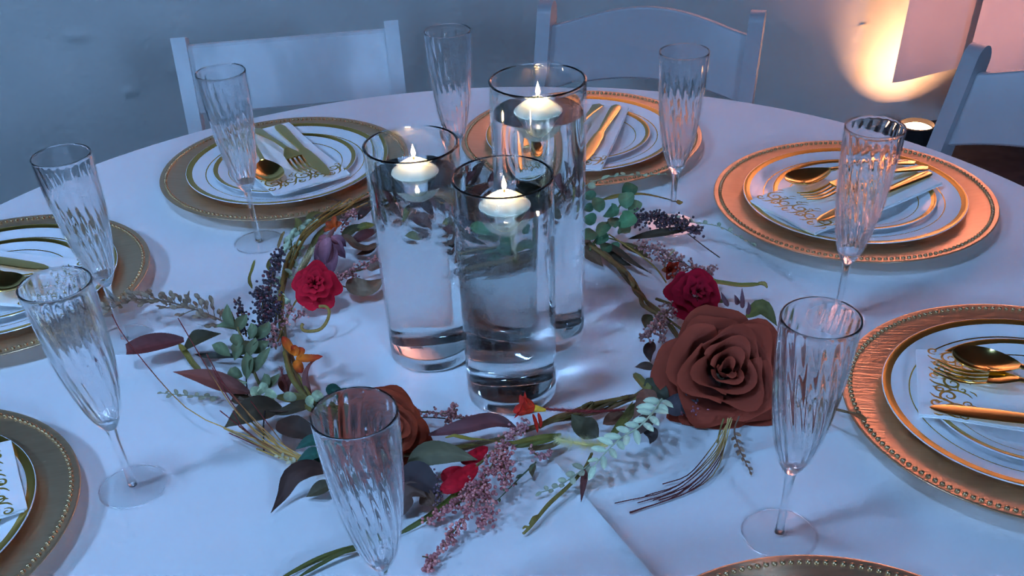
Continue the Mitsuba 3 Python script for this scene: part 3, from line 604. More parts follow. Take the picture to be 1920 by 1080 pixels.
def blossom(name, lab, centre, axis, petals, pl, pw, c0, c1, open_=0.5, throat=None, tube_len=0, tc=None, shape='oval', curl=0.4, turn=0.0):
    "an open flower of single petals round a throat"
    g = part(WR, name); labels[g] = {'label': lab}; o = np.array(centre, float); a = np.array(axis, float); a /= np.linalg.norm(a)
    s = np.cross(a, [0.3, 0.2, 1.0]); s /= np.linalg.norm(s); w = np.cross(a, s)
    for i in range(petals):
        ph = turn + 2 * np.pi * i / petals + rng.uniform(-0.2, 0.2); rd = s * math.cos(ph) + w * math.sin(ph); L = pl * rng.uniform(0.85, 1.12); op = open_ * rng.uniform(0.75, 1.25)
        pts = [o + rd * 1.2, o + (a * (1 - op * 0.6) + rd * op) * L * 0.5, o + (a * (1 - op) + rd * op * (1 + curl)) * L * 0.98]
        m, c = leaf_mesh(pts, pw * rng.uniform(0.85, 1.1), shape, 0, 0.25, n=9, m=5, wave=0.15, c0=dye(*c0), c1=dye(*c1), up=tuple(a * 0.9 - rd * 0.45))
        put(part(g, 'petal'), m, 'petal_silk', True, color=c)
    if tube_len:
        v, f = tube(P3([o - a * tube_len, o - a * tube_len * 0.5, o + a * 1.5]), np.array([1.3, 2.6, 3.6]) / 1000, 8, 10); put(g + '__throat', (v, f), 'petal_silk', True, color=vcol(len(v), dye(*(tc or c0))))
def rose(lab, centre, axis, R, inner, outer, layers, seed, name='rose', ruffle=1.0):
    "a full-blown silk rose: whorls of cupped petals with rolled lips, opening outwards"
    r = np.random.default_rng(seed); g = part(WR, name); labels[g] = {'label': lab}
    o = np.array(centre, float); a = np.array(axis, float); a /= np.linalg.norm(a); s = np.cross(a, [0.1, -0.3, 1.0]); s /= np.linalg.norm(s); w = np.cross(a, s)
    B = np.stack([s, w, a]); ph = r.uniform(0, 6)
    nl = len(layers)
    for li, (cnt, r0, r1, h0, h1, span, lip, drop) in enumerate(layers):
        # r0: foot radius, r1: lip radius, h0: foot height, h1: lip height, lip: outward roll, drop: how far the roll falls (all in R)
        for i in range(cnt):
            ph += 2 * np.pi / cnt + r.uniform(-0.16, 0.16); k = r.uniform(0.93, 1.07); n, m = 13, 13
            x = np.linspace(-1, 1, m); t = np.linspace(0, 1, n)
            tip = 1 - (0.17 if name == 'rose' else 0.05) * abs(x) ** (2.2 if name == 'rose' else 4) + (0.03 if name == 'rose' else 0.014) * ruffle * np.sin(x * (5 if name == 'rose' else 3) + r.uniform(0, 6))
            Q = np.zeros((n, m, 3))
            for q, tt in enumerate(t):
                e = tt * tip
                rad = r0 + (r1 * k - r0) * (np.clip(e, 0, 2) ** 0.8 if name == 'rose' else 0.3 * e + 0.7 * np.clip(e, 0, 2) ** 1.7) + lip * np.clip((e - 0.74) / 0.26, 0, 1.3) ** 1.8
                hh = h0 + (h1 - h0) * (1 - (1 - np.clip(e, 0, 1)) ** (1.25 if name == 'rose' else 1.7)) - drop * np.clip((e - 0.72) / 0.28, 0, 1.3) ** 2
                an = ph + x * span * ((0.42 + 0.58 * np.sin(np.pi * (0.16 + 0.50 * tt))) if name == 'rose' else (0.45 + 0.65 * tt))
                rad = rad * (1 - 0.06 * (x + 1) / 2 * (li > 0)) + 0.022 * ruffle * np.sin(3.5 * x * ruffle ** 0.5 + 7 * tt + ph * 3) * tt
                point = (0.05 if name == 'rose' else 0.0) * np.exp(-(x / 0.22) ** 2) * np.clip((e - 0.8) / 0.2, 0, 1) * (li > nl - 4)
                Q[q] = np.c_[(rad + point) * np.cos(an), (rad + point) * np.sin(an), hh]
            v, f = grid((Q * R) @ B + o); tc = np.repeat(np.clip(t * 1.1 - 0.1, 0, 1), m)
            edge = np.clip((np.tile(abs(x), n) - 0.55) / 0.45, 0, 1) * np.repeat(t, m)
            v = P3(v); v[:, 2] = np.maximum(v[:, 2], 0.7508)
            c = vcol(len(v), dye(*inner), dye(*outer), np.clip(tc ** 1.6 + 0.25 * edge, 0, 1), 0.015) * r.uniform(0.86, 1.12)
            put(part(g, 'petal'), (v, f), 'petal_silk', True, color=np.clip(c, 0, 1))
    # calyx under the bloom
    v, f = tube(P3([o - a * 0.12 * R, o - a * 0.20 * R, o - a * 0.32 * R]), np.array([0.10, 0.14, 0.06]) * R / 1000, 8, 12); v[:, 2] = np.maximum(v[:, 2], 0.7508)
    put(g + '__calyx', (v, f), 'foliage', True, color=vcol(len(v), dye(50, 44, 40)))
ROSE = [(2, .03, .12, .10, .60, 1.9, .02, .00), (2, .06, .24, .08, .64, 1.6, .05, .02), (3, .10, .39, .05, .62, 1.25, .07, .04), (3, .15, .55, .02, .55, 1.2, .10, .08),
        (4, .20, .71, -.02, .43, .98, .12, .11), (5, .24, .85, -.06, .27, .80, .14, .13), (5, .24, .96, -.10, .10, .72, .12, .10)]

# ---- the ring of twisted stems
OLIVE, BROWN, KHAKI, DARKB = (88, 84, 52), (84, 70, 58), (112, 100, 66), (58, 50, 48)
for dz, ph, c, r in ((0, 0, BROWN, 2.0), (4, 2, OLIVE, 1.7), (2, 4, (72, 62, 50), 1.6)):
    q = [(134,192,8), (147,162,12), (161,136,10), (168,106,12), (175,82,10), (181,60,10), (191,42,8), (200,7,8), (203,-37,8), (187,-78,10), (160,-99,10), (136,-110,9), (114,-119,8), (92,-130,9), (71,-134,8), (45,-148,10), (16,-159,9), (-18,-167,8), (-50,-173,10), (-84,-172,9), (-116,-156,8), (-138,-126,9), (-157,-88,10), (-174,-52,10), (-187,-14,10), (-203,44,9), (-211,96,10), (-216,149,10), (-214,201,12), (-202,253,12), (-181,300,12), (-154,334,10), (-116,361,8), (-69,376,8), (-13,369,8), (41,343,8), (92,299,8), (120,239,8), (134,192,8)]
    q = [(x + 2.6 * math.sin(i * 1.9 + ph), y + 2.6 * math.cos(i * 1.9 + ph), max(3, z + dz * 0.5 + 2.4 * math.sin(i * 1.4 + ph))) for i, (x, y, z) in enumerate(q)]
    stem(q, r, c, n=240, lab='brown twisted stem of the wreath ring')
stem([(133,184,14), (153,144,15), (160,125,16), (167,119,13), (169,91,17), (171,83,12), (174,63,16), (175,55,12), (180,41,14), (196,21,12)], [2.4, 2.8, 2.6, 1.8], (92, 78, 56), lab='knotted stem end beside the tall vase')
stem([(156,206,16), (183,148,20), (198,118,18), (206,93,14)], 0.9, KHAKI); stem([(143,211,14), (176,177,16), (192,138,16)], 0.8, OLIVE)
stem([(55,-146,12), (71,-135,13), (81,-135,16), (92,-124,12), (105,-121,15), (121,-114,13), (140,-111,14)], [2.6, 2.2, 1.8], (86, 74, 48)); stem([(95,-131,12), (96,-128,18), (106,-121,17), (100,-129,14), (93,-127,12)], 1.5, (74, 66, 46))
stem([(-191,-14,20), (-184,-40,18), (-176,-61,16), (-161,-85,12)], [2.0, 3.0, 2.4], (92, 88, 52), (80, 78, 52)); stem([(-204,19,12), (-201,44,14), (-195,76,18), (-187,111,20), (-191,166,16)], 1.0, (112, 96, 62))
stem([(-212,89,14), (-214,135,18), (-214,184,18), (-209,222,18), (-200,246,18), (-180,296,14)], [2.2, 1.6, 1.0], (98, 88, 56)); stem([(-212,54,10), (-215,105,12), (-213,144,16), (-208,184,14)], 1.4, OLIVE)
q = spline(P3([(-178,34,22), (-180,33,19), (-178,31,16), (-172,32,14), (-163,32,15), (-157,35,18), (-153,42,22), (-152,50,26), (-156,56,28), (-163,57,28)]), 30)
v, f = tube(q, 0.0017, 40, 8); k = put(part(WR, 'twig_ring'), (v, f), 'foliage', True, color=vcol(len(v), dye(112, 98, 62))); labels[k] = {'label': 'khaki looped tendril'}

# ---- left: maroon and olive leaves, bud spray, boxwood, mint leaves
leaf([(-299,21,18), (-319,15,20), (-336,8,21), (-353,4,20)], 26, (62, 32, 42), (76, 38, 48), 'blunt', roll=-15, cup=0.25, lab='maroon leaf with a blunt end')
leaf([(-300,12,12), (-286,9,22), (-272,12,26), (-259,20,24)], 27, (44, 44, 30), (40, 38, 34), roll=25, cup=0.3, lab='dark olive folded leaf')
leaf([(-303,15,18), (-293,0,16), (-284,-14,12), (-273,-26,8)], 6, (98, 92, 48), (84, 80, 48), 'ribbon', lab='yellow-olive leaf stalk')
leaf([(-287,6,10), (-269,-2,12), (-248,-4,12), (-227,-10,12)], 9, (45, 50, 56), (35, 38, 40), roll=20)
leaf([(-214,-77,16), (-235,-71,22), (-262,-59,26), (-293,-48,26)], 20, (70, 40, 44), (98, 54, 56), 'lance', roll=-10, lab='long dull red leaf')
budspray('bud_spray', 'grey-brown spray of small flat buds', [(-255,49,14), (-276,61,20), (-307,78,24), (-337,89,26), (-362,93,27), (-378,86,26), (-391,80,24)], 40, 15, 8.5, 5.2, (92, 84, 88), (118, 112, 116))
sprig('grey_sprig', 'small grey-green sprig lying at the left', [(-251,-66,6), (-271,-65,8), (-288,-64,10), (-307,-59,10)], 11, 9, 5.5, (96, 108, 112), (104, 104, 104), ang=45, tip=0.55)
g0 = [((-253,44,44), (-249,24,42), (-241,9,38)), ((-266,28,28), (-252,22,32), (-239,16,30)), ((-231,29,40), (-235,17,38), (-238,6,34)), ((-265,0,24), (-253,-13,28), (-241,-26,26)), ((-240,-6,30), (-232,-28,34), (-235,-37,28)),
      ((-224,11,40), (-221,1,36), (-225,-3,30)), ((-207,16,38), (-210,2,36), (-222,-1,30)), ((-240,-41,22), (-233,-53,24), (-226,-53,20)), ((-247,-46,16), (-239,-51,18), (-232,-45,18)), ((-225,-26,30), (-220,-45,30), (-220,-62,22)),
      ((-200,-25,34), (-205,-38,32), (-210,-53,26)), ((-203,-15,34), (-209,-22,34), (-219,-29,30)), ((-190,-54,22), (-194,-68,22), (-201,-71,16)), ((-204,-56,24), (-200,-68,22), (-204,-73,14)), ((-233,-30,28), (-225,-22,32), (-221,-11,32)), ((-216,-13,38), (-217,-27,36), (-219,-37,32)), ((-242,2,34), (-235,-12,34), (-229,-14,30)), ((-211,-35,30), (-214,-45,28), (-216,-55,24))]
g = part(WR, 'boxwood_sprig'); labels[g] = {'label': 'sprig of pointed grey-green leaves'}
v, f = tube(P3([(-248,34,40), (-235,2,34), (-224,-23,28), (-216,-46,18), (-213,-50,8)]), [0.0010, 0.0016], 24, 7); put(g + '__stem', (v, f), 'foliage', True, color=vcol(len(v), dye(84, 88, 68)))
for a, b, c in g0:
    m, cc = leaf_mesh([c, b, a], 12, 'lance', rng.uniform(-25, 25), 0.35, n=9, m=5, c0=dye(62, 76, 66), c1=dye(82, 102, 94)); put(part(g, 'leaf'), m, 'foliage', True, color=cc)
for x, y in (((-207,-76,22), (-201,-79,18)), ((-214,-83,20), (-205,-80,16)), ((-191,-85,24), (-194,-88,18)), ((-198,-93,18), (-191,-87,16)), ((-174,-91,26), (-175,-93,16)), ((-151,-102,24), (-157,-101,14)), ((-228,-64,16), (-226,-55,16)), ((-145,-89,20), (-152,-95,16))):
    leaf([y, ((x[0] + y[0]) / 2, (x[1] + y[1]) / 2, (x[2] + y[2]) / 2 + 2), x], 12.5, (104, 128, 128), (138, 164, 162), 'round', name='mint_leaf')
for x, y in (((-222,230,22), (-216,226,16)), ((-217,242,24), (-212,241,16)), ((-209,250,24), (-206,251,16)), ((-202,268,24), (-200,267,16)), ((-224,219,18), (-217,216,14)), ((-203,176,18), (-209,176,12)), ((-205,152,18), (-211,151,12)), ((-193,280,20), (-195,276,14)), ((-226,207,18), (-221,207,12)), ((-208,107,16), (-213,106,10)), ((-223,142,18), (-221,136,12)), ((-202,217,22), (-206,215,14)), ((-202,198,20), (-208,194,14)), ((-204,101,14), (-208,94,10))):
    leaf([y, ((x[0] + y[0]) / 2, (x[1] + y[1]) / 2, (x[2] + y[2]) / 2 + 1), x], 13, (104, 128, 134), (140, 164, 172), 'round', name='mint_leaf', wave=0.5)
for a in ([(-213,246,16), (-211,262,22), (-217,275,24)], [(-204,273,16), (-197,285,22), (-185,294,20)], [(-216,218,10), (-220,227,16), (-227,244,14)], [(-193,208,14), (-183,235,20), (-179,266,18)], [(-198,146,14), (-191,187,18), (-192,230,16)]): leaf(a, 11, (60, 62, 40), (82, 80, 50), roll=20)
leaf([(-246,123,16), (-246,124,28), (-242,130,36), (-241,142,40)], 7, (84, 82, 44), (96, 98, 54), 'ribbon', roll=40, lab='upright olive leaf tip'); leaf([(-231,217,14), (-227,223,22), (-224,236,26)], 6, (84, 72, 60), (98, 84, 62), 'ribbon', roll=30)
leaf([(-228,159,14), (-232,163,20), (-232,177,22), (-228,186,22)], 8, (86, 86, 50), (70, 70, 44), roll=30)
PUR = [(46, 42, 66), (38, 36, 58), (78, 42, 62), (58, 48, 78), (40, 36, 52)]
berries('purple_berry_spike', 'dense spike of dark purple berries', [([(-216,17,14), (-218,35,28), (-221,59,36), (-228,78,38)], 150, 16), ([(-219,56,22), (-216,79,34), (-218,115,36), (-218,173,34)], 140, 13), ([(-215,42,24), (-211,52,30), (-209,67,34)], 50, 12)], 2.0, PUR)
berries('purple_berry_spike', 'small loose spike of near-black berries', [([(-235,21,18), (-237,31,32), (-243,51,36), (-251,64,38)], 50, 8)], 1.7, PUR)
PNK = [(138, 100, 124), (122, 86, 108), (154, 118, 138), (112, 76, 98)]
berries('pink_berry_spray', 'pink berry sprigs among the left stems', [([(-201,43,16), (-196,50,24), (-193,63,28)], 30, 10), ([(-201,-5,18), (-204,7,26), (-205,24,28)], 40, 9), ([(-191,56,14), (-184,56,20), (-180,62,20)], 22, 8)], 1.5, PNK)

# ---- upper left: wheat, plume, purple bloom, red carnation
needles('wheat_grass', 'bundle of golden wheat-coloured grass stalks', (-212,148,14), [((-197,218,26), (-150,308,22)), ((-194,228,24), (-142,327,20)), ((-199,228,30), (-163,304,28)), ((-191,238,26), (-133,323,16)), ((-201,221,28), (-167,275,32)), ((-191,252,22), (-137,332,22)), ((-193,222,30), (-153,312,28))], (138, 116, 70), (100, 88, 52), 0.75)
plume('grass_plume', 'pale beige feathery grass head', [(-201,121,18), (-195,139,26), (-186,164,30), (-177,195,30)], 420, 11, (150, 150, 138), (178, 180, 174), back=1.2)
stem([(-187,341,16), (-177,333,18), (-166,330,16)], 0.8, (64, 40, 40), name='twig')
g = part(WR, 'purple_flower'); labels[g] = {'label': 'drooping purple flower with dark petal tips'}
for a, pw in (([(-164,199,32), (-153,172,32), (-145,162,26)], 15), ([(-168,186,34), (-159,154,30), (-160,134,20)], 17), ([(-171,193,34), (-174,170,30), (-179,161,22)], 14), ([(-163,202,34), (-153,188,34), (-146,186,28)], 13), ([(-169,194,36), (-165,161,36), (-168,145,26)], 16), ([(-170,214,30), (-172,190,34), (-175,174,32)], 12)):
    m, c = leaf_mesh(a, pw, 'oval', rng.uniform(-15, 15), 0.35, n=9, m=5, c0=dye(134, 100, 138), c1=dye(52, 32, 60)); put(part(g, 'petal'), m, 'petal_silk', True, color=c)
v, f = tube(P3([(-164,233,28), (-166,209,32), (-167,192,34)]), np.array([1.4, 3.0, 4.0]) / 1000, 8, 10); put(g + '__throat', (v, f), 'petal_silk', True, color=vcol(len(v), dye(104, 84, 104)))
rose('small crimson carnation', (-172,103,24), (0.1, -0.72, 0.75), 25, (52, 3, 16), (138, 12, 42), [(3, .02, .16, .05, .85, 1.0, .08, .00), (4, .05, .36, .04, .80, .8, .14, .03), (5, .08, .58, .0, .62, .72, .18, .08), (5, .1, .82, -.05, .34, .72, .20, .12)], 4, 'carnation', 2.6)
berries('pink_berry_spray', 'pink berry sprig pointing at the left vase', [([(-159,125,14), (-143,131,22), (-127,141,26), (-108,155,28)], 90, 8), ([(-140,139,20), (-134,135,18), (-130,134,16)], 20, 6), ([(-157,124,16), (-152,132,18), (-153,138,20)], 22, 7)], 1.5, PNK)
stem([(-164,114,12), (-153,130,10), (-141,131,6)], 0.8, (88, 72, 66)); stem([(-156,142,14), (-139,152,14), (-116,166,12)], 1.2, (70, 66, 50))
leaf([(-143,139,12), (-129,116,14), (-115,114,14), (-102,139,12)], 20, (92, 82, 84), (108, 98, 98), roll=-10, cup=0.4, lab='taupe leaf curling on the cloth'); leaf([(-122,160,12), (-111,160,16), (-102,160,14)], 14, (96, 78, 84), (80, 62, 66), roll=10)
leaf([(-161,228,20), (-148,219,22), (-138,206,18), (-125,206,14), (-113,219,12)], 10, (84, 68, 66), (66, 54, 52), 'ribbon', roll=15)
leaf([(-148,225,12), (-135,227,18), (-123,234,20), (-113,247,18)], 14, (70, 34, 44), (58, 30, 38)); leaf([(-143,249,16), (-130,251,20), (-118,259,18)], 11, (72, 76, 42), (88, 92, 50)); leaf([(-141,273,18), (-131,279,26), (-123,292,26)], 16, (40, 28, 34), (52, 36, 44), roll=20); leaf([(-158,233,14), (-146,248,18), (-131,257,20)], 13, (58, 60, 44), (48, 50, 42))
blossom('orange_flower', 'half-hidden orange-red flower behind the carnation', (-166,249,20), (-0.3, -0.5, 0.7), 5, 17, 9, (150, 84, 40), (132, 52, 44), open_=0.5)
berries('pink_berry_spray', 'pink berries beside the left vase rim', [([(-160,261,16), (-152,265,24), (-143,279,26)], 60, 10)], 1.5, PNK)
leaf([(-117,223,12), (-125,208,10), (-139,203,8)], 10, (60, 40, 40))

# ---- behind the vases
for a, w, c in (([(-113,315,8), (-96,322,16), (-74,329,20)], 18, (64, 32, 42)), ([(-98,287,10), (-75,294,14), (-51,304,12)], 17, (52, 30, 38)), ([(-27,305,8), (-43,320,14), (-60,342,16)], 15, (74, 78, 42)), ([(-89,361,10), (-66,360,20), (-45,361,22)], 17, (58, 46, 42)), ([(-6,333,10), (11,344,18), (28,354,20)], 16, (62, 34, 42)),
                ([(29,291,8), (48,294,14), (66,295,14)], 15, (48, 46, 36)), ([(72,286,8), (92,294,16), (113,296,18)], 18, (64, 30, 42)), ([(95,241,8), (110,253,14), (129,260,16)], 16, (44, 40, 36)), ([(-13,384,10), (-26,393,20), (-36,416,22)], 12, (70, 42, 46)), ([(49,364,12), (66,368,20), (84,374,22)], 14, (70, 66, 44)), ([(104,187,8), (118,196,12), (135,200,12)], 18, (62, 46, 44)), ([(-65,263,6), (-52,265,10), (-33,266,10)], 12, (72, 76, 44))): leaf(a, w, c, tuple(int(x * 1.15) for x in c), roll=rng.uniform(-20, 20), cup=0.3)
for a, w, c in (([(-124,321,8), (-105,311,34), (-91,320,44)], 27, (60, 32, 42)), ([(-104,325,8), (-89,315,38), (-62,316,50)], 28, (50, 34, 40)), ([(-81,346,8), (-57,322,40), (-39,327,52)], 28, (66, 38, 48)), ([(-61,353,8), (-65,340,36), (-76,355,46)], 24, (58, 60, 42)),
                ([(-41,357,8), (-21,330,36), (-4,332,48)], 27, (58, 32, 40)), ([(-15,357,8), (-4,339,40), (10,344,54)], 26, (46, 34, 38)), ([(11,351,8), (30,328,36), (51,328,44)], 27, (64, 36, 46)), ([(41,332,8), (53,306,40), (50,325,50)], 25, (54, 48, 38)),
                ([(64,324,8), (81,296,36), (99,293,46)], 27, (60, 32, 42)), ([(93,306,8), (106,286,34), (123,284,42)], 25, (48, 40, 38)), ([(-95,281,6), (-78,273,24), (-57,277,30)], 22, (64, 44, 48)), ([(-27,324,6), (-6,303,24), (15,292,28)], 22, (52, 36, 42)), ([(45,282,6), (64,257,24), (85,238,28)], 22, (62, 38, 46))):
    leaf(a, w, c, tuple(int(x * 1.15) for x in c), roll=rng.uniform(-30, 30), cup=0.3)
berries('purple_berry_spike', 'dark berry spike behind the vases', [([(-67,336,12), (-59,344,22), (-55,360,26)], 50, 10)], 1.7, PUR)
blossom('red_flower', 'dull red flower behind the vases', (92,288,20), (0.1, -0.5, 0.8), 6, 16, 11, (110, 24, 40), (128, 34, 50), open_=0.6)
sprig('leaf_sprig', 'dark twig with narrow leaves behind the tall vase', [(7,331,10), (28,333,22), (45,338,30)], 9, 11, 4, (46, 44, 40), (60, 54, 46))

# ---- right: eucalyptus, berries, bud sprigs
g = part(WR, 'eucalyptus_sprig'); labels[g] = {'label': 'cluster of round teal eucalyptus leaves'}
v, f = tube(P3([(131,177,12), (148,203,24), (164,222,34), (178,242,42)]), [0.0016, 0.0009], 20, 7); put(g + '__stem', (v, f), 'foliage', True, color=vcol(len(v), dye(66, 76, 60)))
EU = [((177,219,40), (178,228,46), (180,246,48), 19, (60,94,84)), ((179,249,40), (185,256,46), (190,268,48), 18, (40,70,60)), ((146,222,36), (146,233,40), (147,249,42), 16, (48,80,70)), ((153,219,36), (159,211,42), (168,211,44), 19, (44,76,66)), ((165,197,34), (174,192,40), (184,200,42), 21, (56,96,80)), ((180,218,36), (187,224,40), (193,235,42), 15, (70,98,86)),
      ((139,187,18), (145,183,24), (153,186,26), 16, (44,76,66)), ((165,200,22), (172,195,26), (178,188,26), 14, (84,100,92)), ((155,213,28), (147,191,30), (142,178,28), 16, (46,80,68)), ((139,199,24), (132,188,26), (125,178,26), 17, (42,74,64)), ((140,208,30), (134,211,34), (130,216,36), 17, (40,72,62)), ((144,261,34), (139,268,36), (135,273,38), 15, (46,76,68)), ((161,219,30), (161,198,34), (161,185,34), 14, (44,74,64)), ((140,233,34), (135,235,36), (130,238,36), 14, (36,62,54)), ((149,185,16), (149,175,16), (147,166,14), 15, (40,68,60)), ((159,186,16), (160,180,14), (158,174,12), 12, (50,80,70))]
for a, b, c, w, col in EU:
    m, cc = leaf_mesh([a, b, c], w, 'round', rng.uniform(-15, 15), 0.2, n=9, m=5, c0=dye(*col), c1=dye(*[x * 1.12 for x in col])); put(part(g, 'leaf'), m, 'foliage', True, color=cc)
berries('purple_berry_spike', 'dark purple berry spike right of the eucalyptus', [([(185,219,22), (193,216,30), (210,215,32), (222,211,32)], 130, 13), ([(212,214,22), (230,205,28), (245,192,28), (255,179,26)], 150, 13)], 1.9, [(44, 38, 60), (56, 44, 66), (66, 44, 62), (36, 32, 48)])
leaf([(177,196,14), (203,196,18), (234,199,20), (268,206,20)], 12, (52, 46, 44), (40, 36, 34), roll=10, lab='long dark brown leaf under the berries')
sprig('grey_bud_sprig', 'grey-green sprig of oval leaves reaching to the back-right charger', [(202,233,24), (231,214,26), (254,205,26), (281,196,24), (299,179,20), (318,165,14)], 17, 10, 7.0, (104, 122, 128), (122, 140, 146), ang=60, t0=0.06, tip=0.55)
sprig('grey_bud_sprig', 'grey-green sprig of oval leaves under the back charger rim', [(129,315,22), (151,328,26), (176,341,26), (211,349,22), (248,361,16)], 13, 13, 9.5, (104, 122, 122), (126, 144, 140), ang=60, tip=0.4)
leaf([(154,279,24), (175,279,28), (199,277,30), (222,266,30), (246,248,30)], 8, (96, 90, 50), (86, 72, 42), 'ribbon', roll=10, twist=50, lab='olive ribbon leaf above the eucalyptus')
stem([(242,252,30), (245,249,30), (248,250,30)], [2.2, 2.6, 0.8], (110, 84, 50), name='leaf_tip')
stem([(244,186,22), (258,158,20), (272,138,16)], 0.6, (60, 44, 42), name='twig')
leaf([(136,203,10), (158,175,14), (176,144,12), (195,124,8)], 10, (46, 42, 38), (54, 44, 44), roll=10); leaf([(124,192,10), (133,170,10), (144,149,6)], 17, (64, 52, 48), (74, 58, 54), roll=-10); leaf([(168,188,14), (184,163,16), (199,143,14)], 11, (56, 48, 40), (70, 62, 44)); leaf([(152,178,10), (162,156,8), (176,148,6)], 12, (44, 40, 38))
DPK = [(132, 104, 124), (116, 88, 110), (148, 120, 138), (104, 76, 96)]
berries('pink_berry_spray', 'dusty pink berry sprays above the big rose', [([(187,169,18), (198,145,28), (204,121,32), (213,102,34)], 110, 13), ([(210,133,24), (223,99,34), (232,83,34), (250,84,30)], 110, 13), ([(215,108,24), (217,71,32), (220,43,32), (226,33,28)], 110, 12), ([(244,84,26), (253,90,28), (258,94,28)], 26, 8)], 1.6, DPK)
berries('pink_berry_spray', 'dusty pink berry sprays left of the big rose', [([(205,40,16), (190,10,24), (178,-12,26), (167,-29,24)], 100, 13), ([(188,12,18), (182,-22,24), (183,-46,24)], 70, 10), ([(175,-4,16), (166,-19,20), (161,-22,20)], 20, 6)], 1.6, DPK)
plume('grass_plume', 'small tan fuzzy head among the pink berries', [(206,111,20), (208,112,30), (217,125,34)], 200, 8, (120, 112, 96), (150, 140, 128), back=1.0)
blossom('orange_flower', 'orange-red flower above the big rose', (206,99,26), (0.3, -0.75, 0.4), 6, 24, 10, (140, 62, 40), (128, 32, 36), open_=0.35, tube_len=8, tc=(120, 72, 50))
rose('crimson flower tucked above the big rose', (226,44,24), (0.1, -0.65, 0.75), 28, (50, 4, 22), (122, 10, 42), [(3, .02, .16, .05, .7, 1.1, .08, .00), (4, .06, .42, .03, .62, .8, .14, .04), (5, .1, .68, 0, .44, .72, .18, .1), (5, .12, .9, -.05, .2, .7, .16, .1)], 9, 'carnation', 2.4)
leaf([(244,92,26), (251,71,26), (263,68,24), (281,65,22), (304,66,22)], 7, (104, 104, 66), (90, 92, 54), 'ribbon', roll=20, lab='olive ribbon leaf right of the berries'); stem([(299,68,22), (305,66,22), (307,61,20)], [1.5, 2.4, 0.8], (108, 100, 64), name='leaf_tip')
leaf([(237,64,22), (245,49,20), (255,46,16), (264,47,14)], 9, (78, 84, 50), (62, 66, 44))
leaf([(208,59,14), (203,69,16), (201,78,16)], 10, (92, 84, 52), (70, 66, 46)); leaf([(183,39,8), (176,26,10), (172,10,10)], 12, (46, 54, 44), (38, 44, 40))
stem([(191,64,12), (206,46,14), (221,26,14)], 1.6, (90, 78, 56)); stem([(184,52,10), (196,25,12), (209,0,12)], 1.3, (80, 72, 52)); leaf([(177,-14,10), (169,-36,12), (169,-54,12)], 12, (44, 38, 44)); leaf([(171,-67,14), (161,-65,16), (152,-63,14)], 9, (52, 46, 48), (64, 50, 54))

# ---- the big rose and what lies round it
rose('large full-blown rust-brown silk rose', (227,-99,22), (-0.02, -0.66, 0.75), 63, (44, 18, 22), (110, 50, 46), ROSE, 21, 'rose', 1.7)
leaf([(270,-2,24), (286,8,30), (293,-1,28), (299,-17,22)], 15, (80, 84, 50), (56, 60, 40), roll=-20, lab='olive leaf behind the big rose')
for a in ([(251,-5,40), (247,0,46), (245,7,50)], [(260,-6,42), (258,-6,48), (256,-3,52)], [(263,-13,42), (262,-12,52), (262,-5,60)], [(268,-15,36), (269,-15,44), (268,-11,48)]): leaf(a, 5, (84, 58, 78), (66, 46, 72), 'spike', name='plum_spike', roll=30)
for a, w in (([(179,-122,22), (182,-130,18), (191,-135,14)], 24), ([(192,-130,22), (194,-133,16), (202,-133,12)], 18)): leaf(a, w, (44, 44, 62), (62, 62, 84), 'oval', roll=-20, name='navy_petal', bsdf='petal_silk')
berries('pink_berry_spray', 'dark pink berries under the big rose', [([(192,-135,10), (197,-136,14), (205,-137,12)], 34, 9)], 1.5, [(110, 70, 100), (90, 58, 86)])
needles('pine_needles', 'fan of long maroon needles under the big rose', (226,-152,14), [((204,-197,12), (164,-229,3), (113,-243,2)), ((206,-200,12), (169,-236,3), (124,-255,2)), ((204,-201,14), (167,-232,4), (132,-244,2)), ((203,-189,12), (179,-215,5), (156,-223,3)), ((209,-201,12), (191,-223,4), (175,-234,2)), ((203,-203,10), (171,-233,3), (150,-242,2)), ((207,-202,16), (181,-227,6), (145,-243,3)), ((211,-196,14), (194,-217,6), (177,-232,3)), ((207,-207,8), (181,-232,3), (124,-256,2)), ((203,-198,16), (172,-226,6), (139,-238,4))], (66, 30, 40), (148, 140, 112), 0.5, split=0.25)
sprig('leaf_sprig', 'short brown sprig of tiny leaves below the big rose', [(235,-149,14), (228,-165,10), (229,-188,6), (233,-215,3)], 12, 8, 4.2, (88, 72, 74), (104, 88, 86), ang=40, t0=0.3, tip=0.6)
stem([(269,-116,12), (298,-134,16), (317,-162,26), (330,-175,30)], 1.2, (84, 70, 58), name='twig', lab='brown twig resting on the right charger'); leaf([(324,-170,29), (329,-178,31), (335,-185,30)], 8, (72, 54, 46), (90, 68, 50), 'blunt', roll=25)
stem([(220,-154,16), (217,-160,12), (212,-173,4)], 0.9, (88, 84, 60))

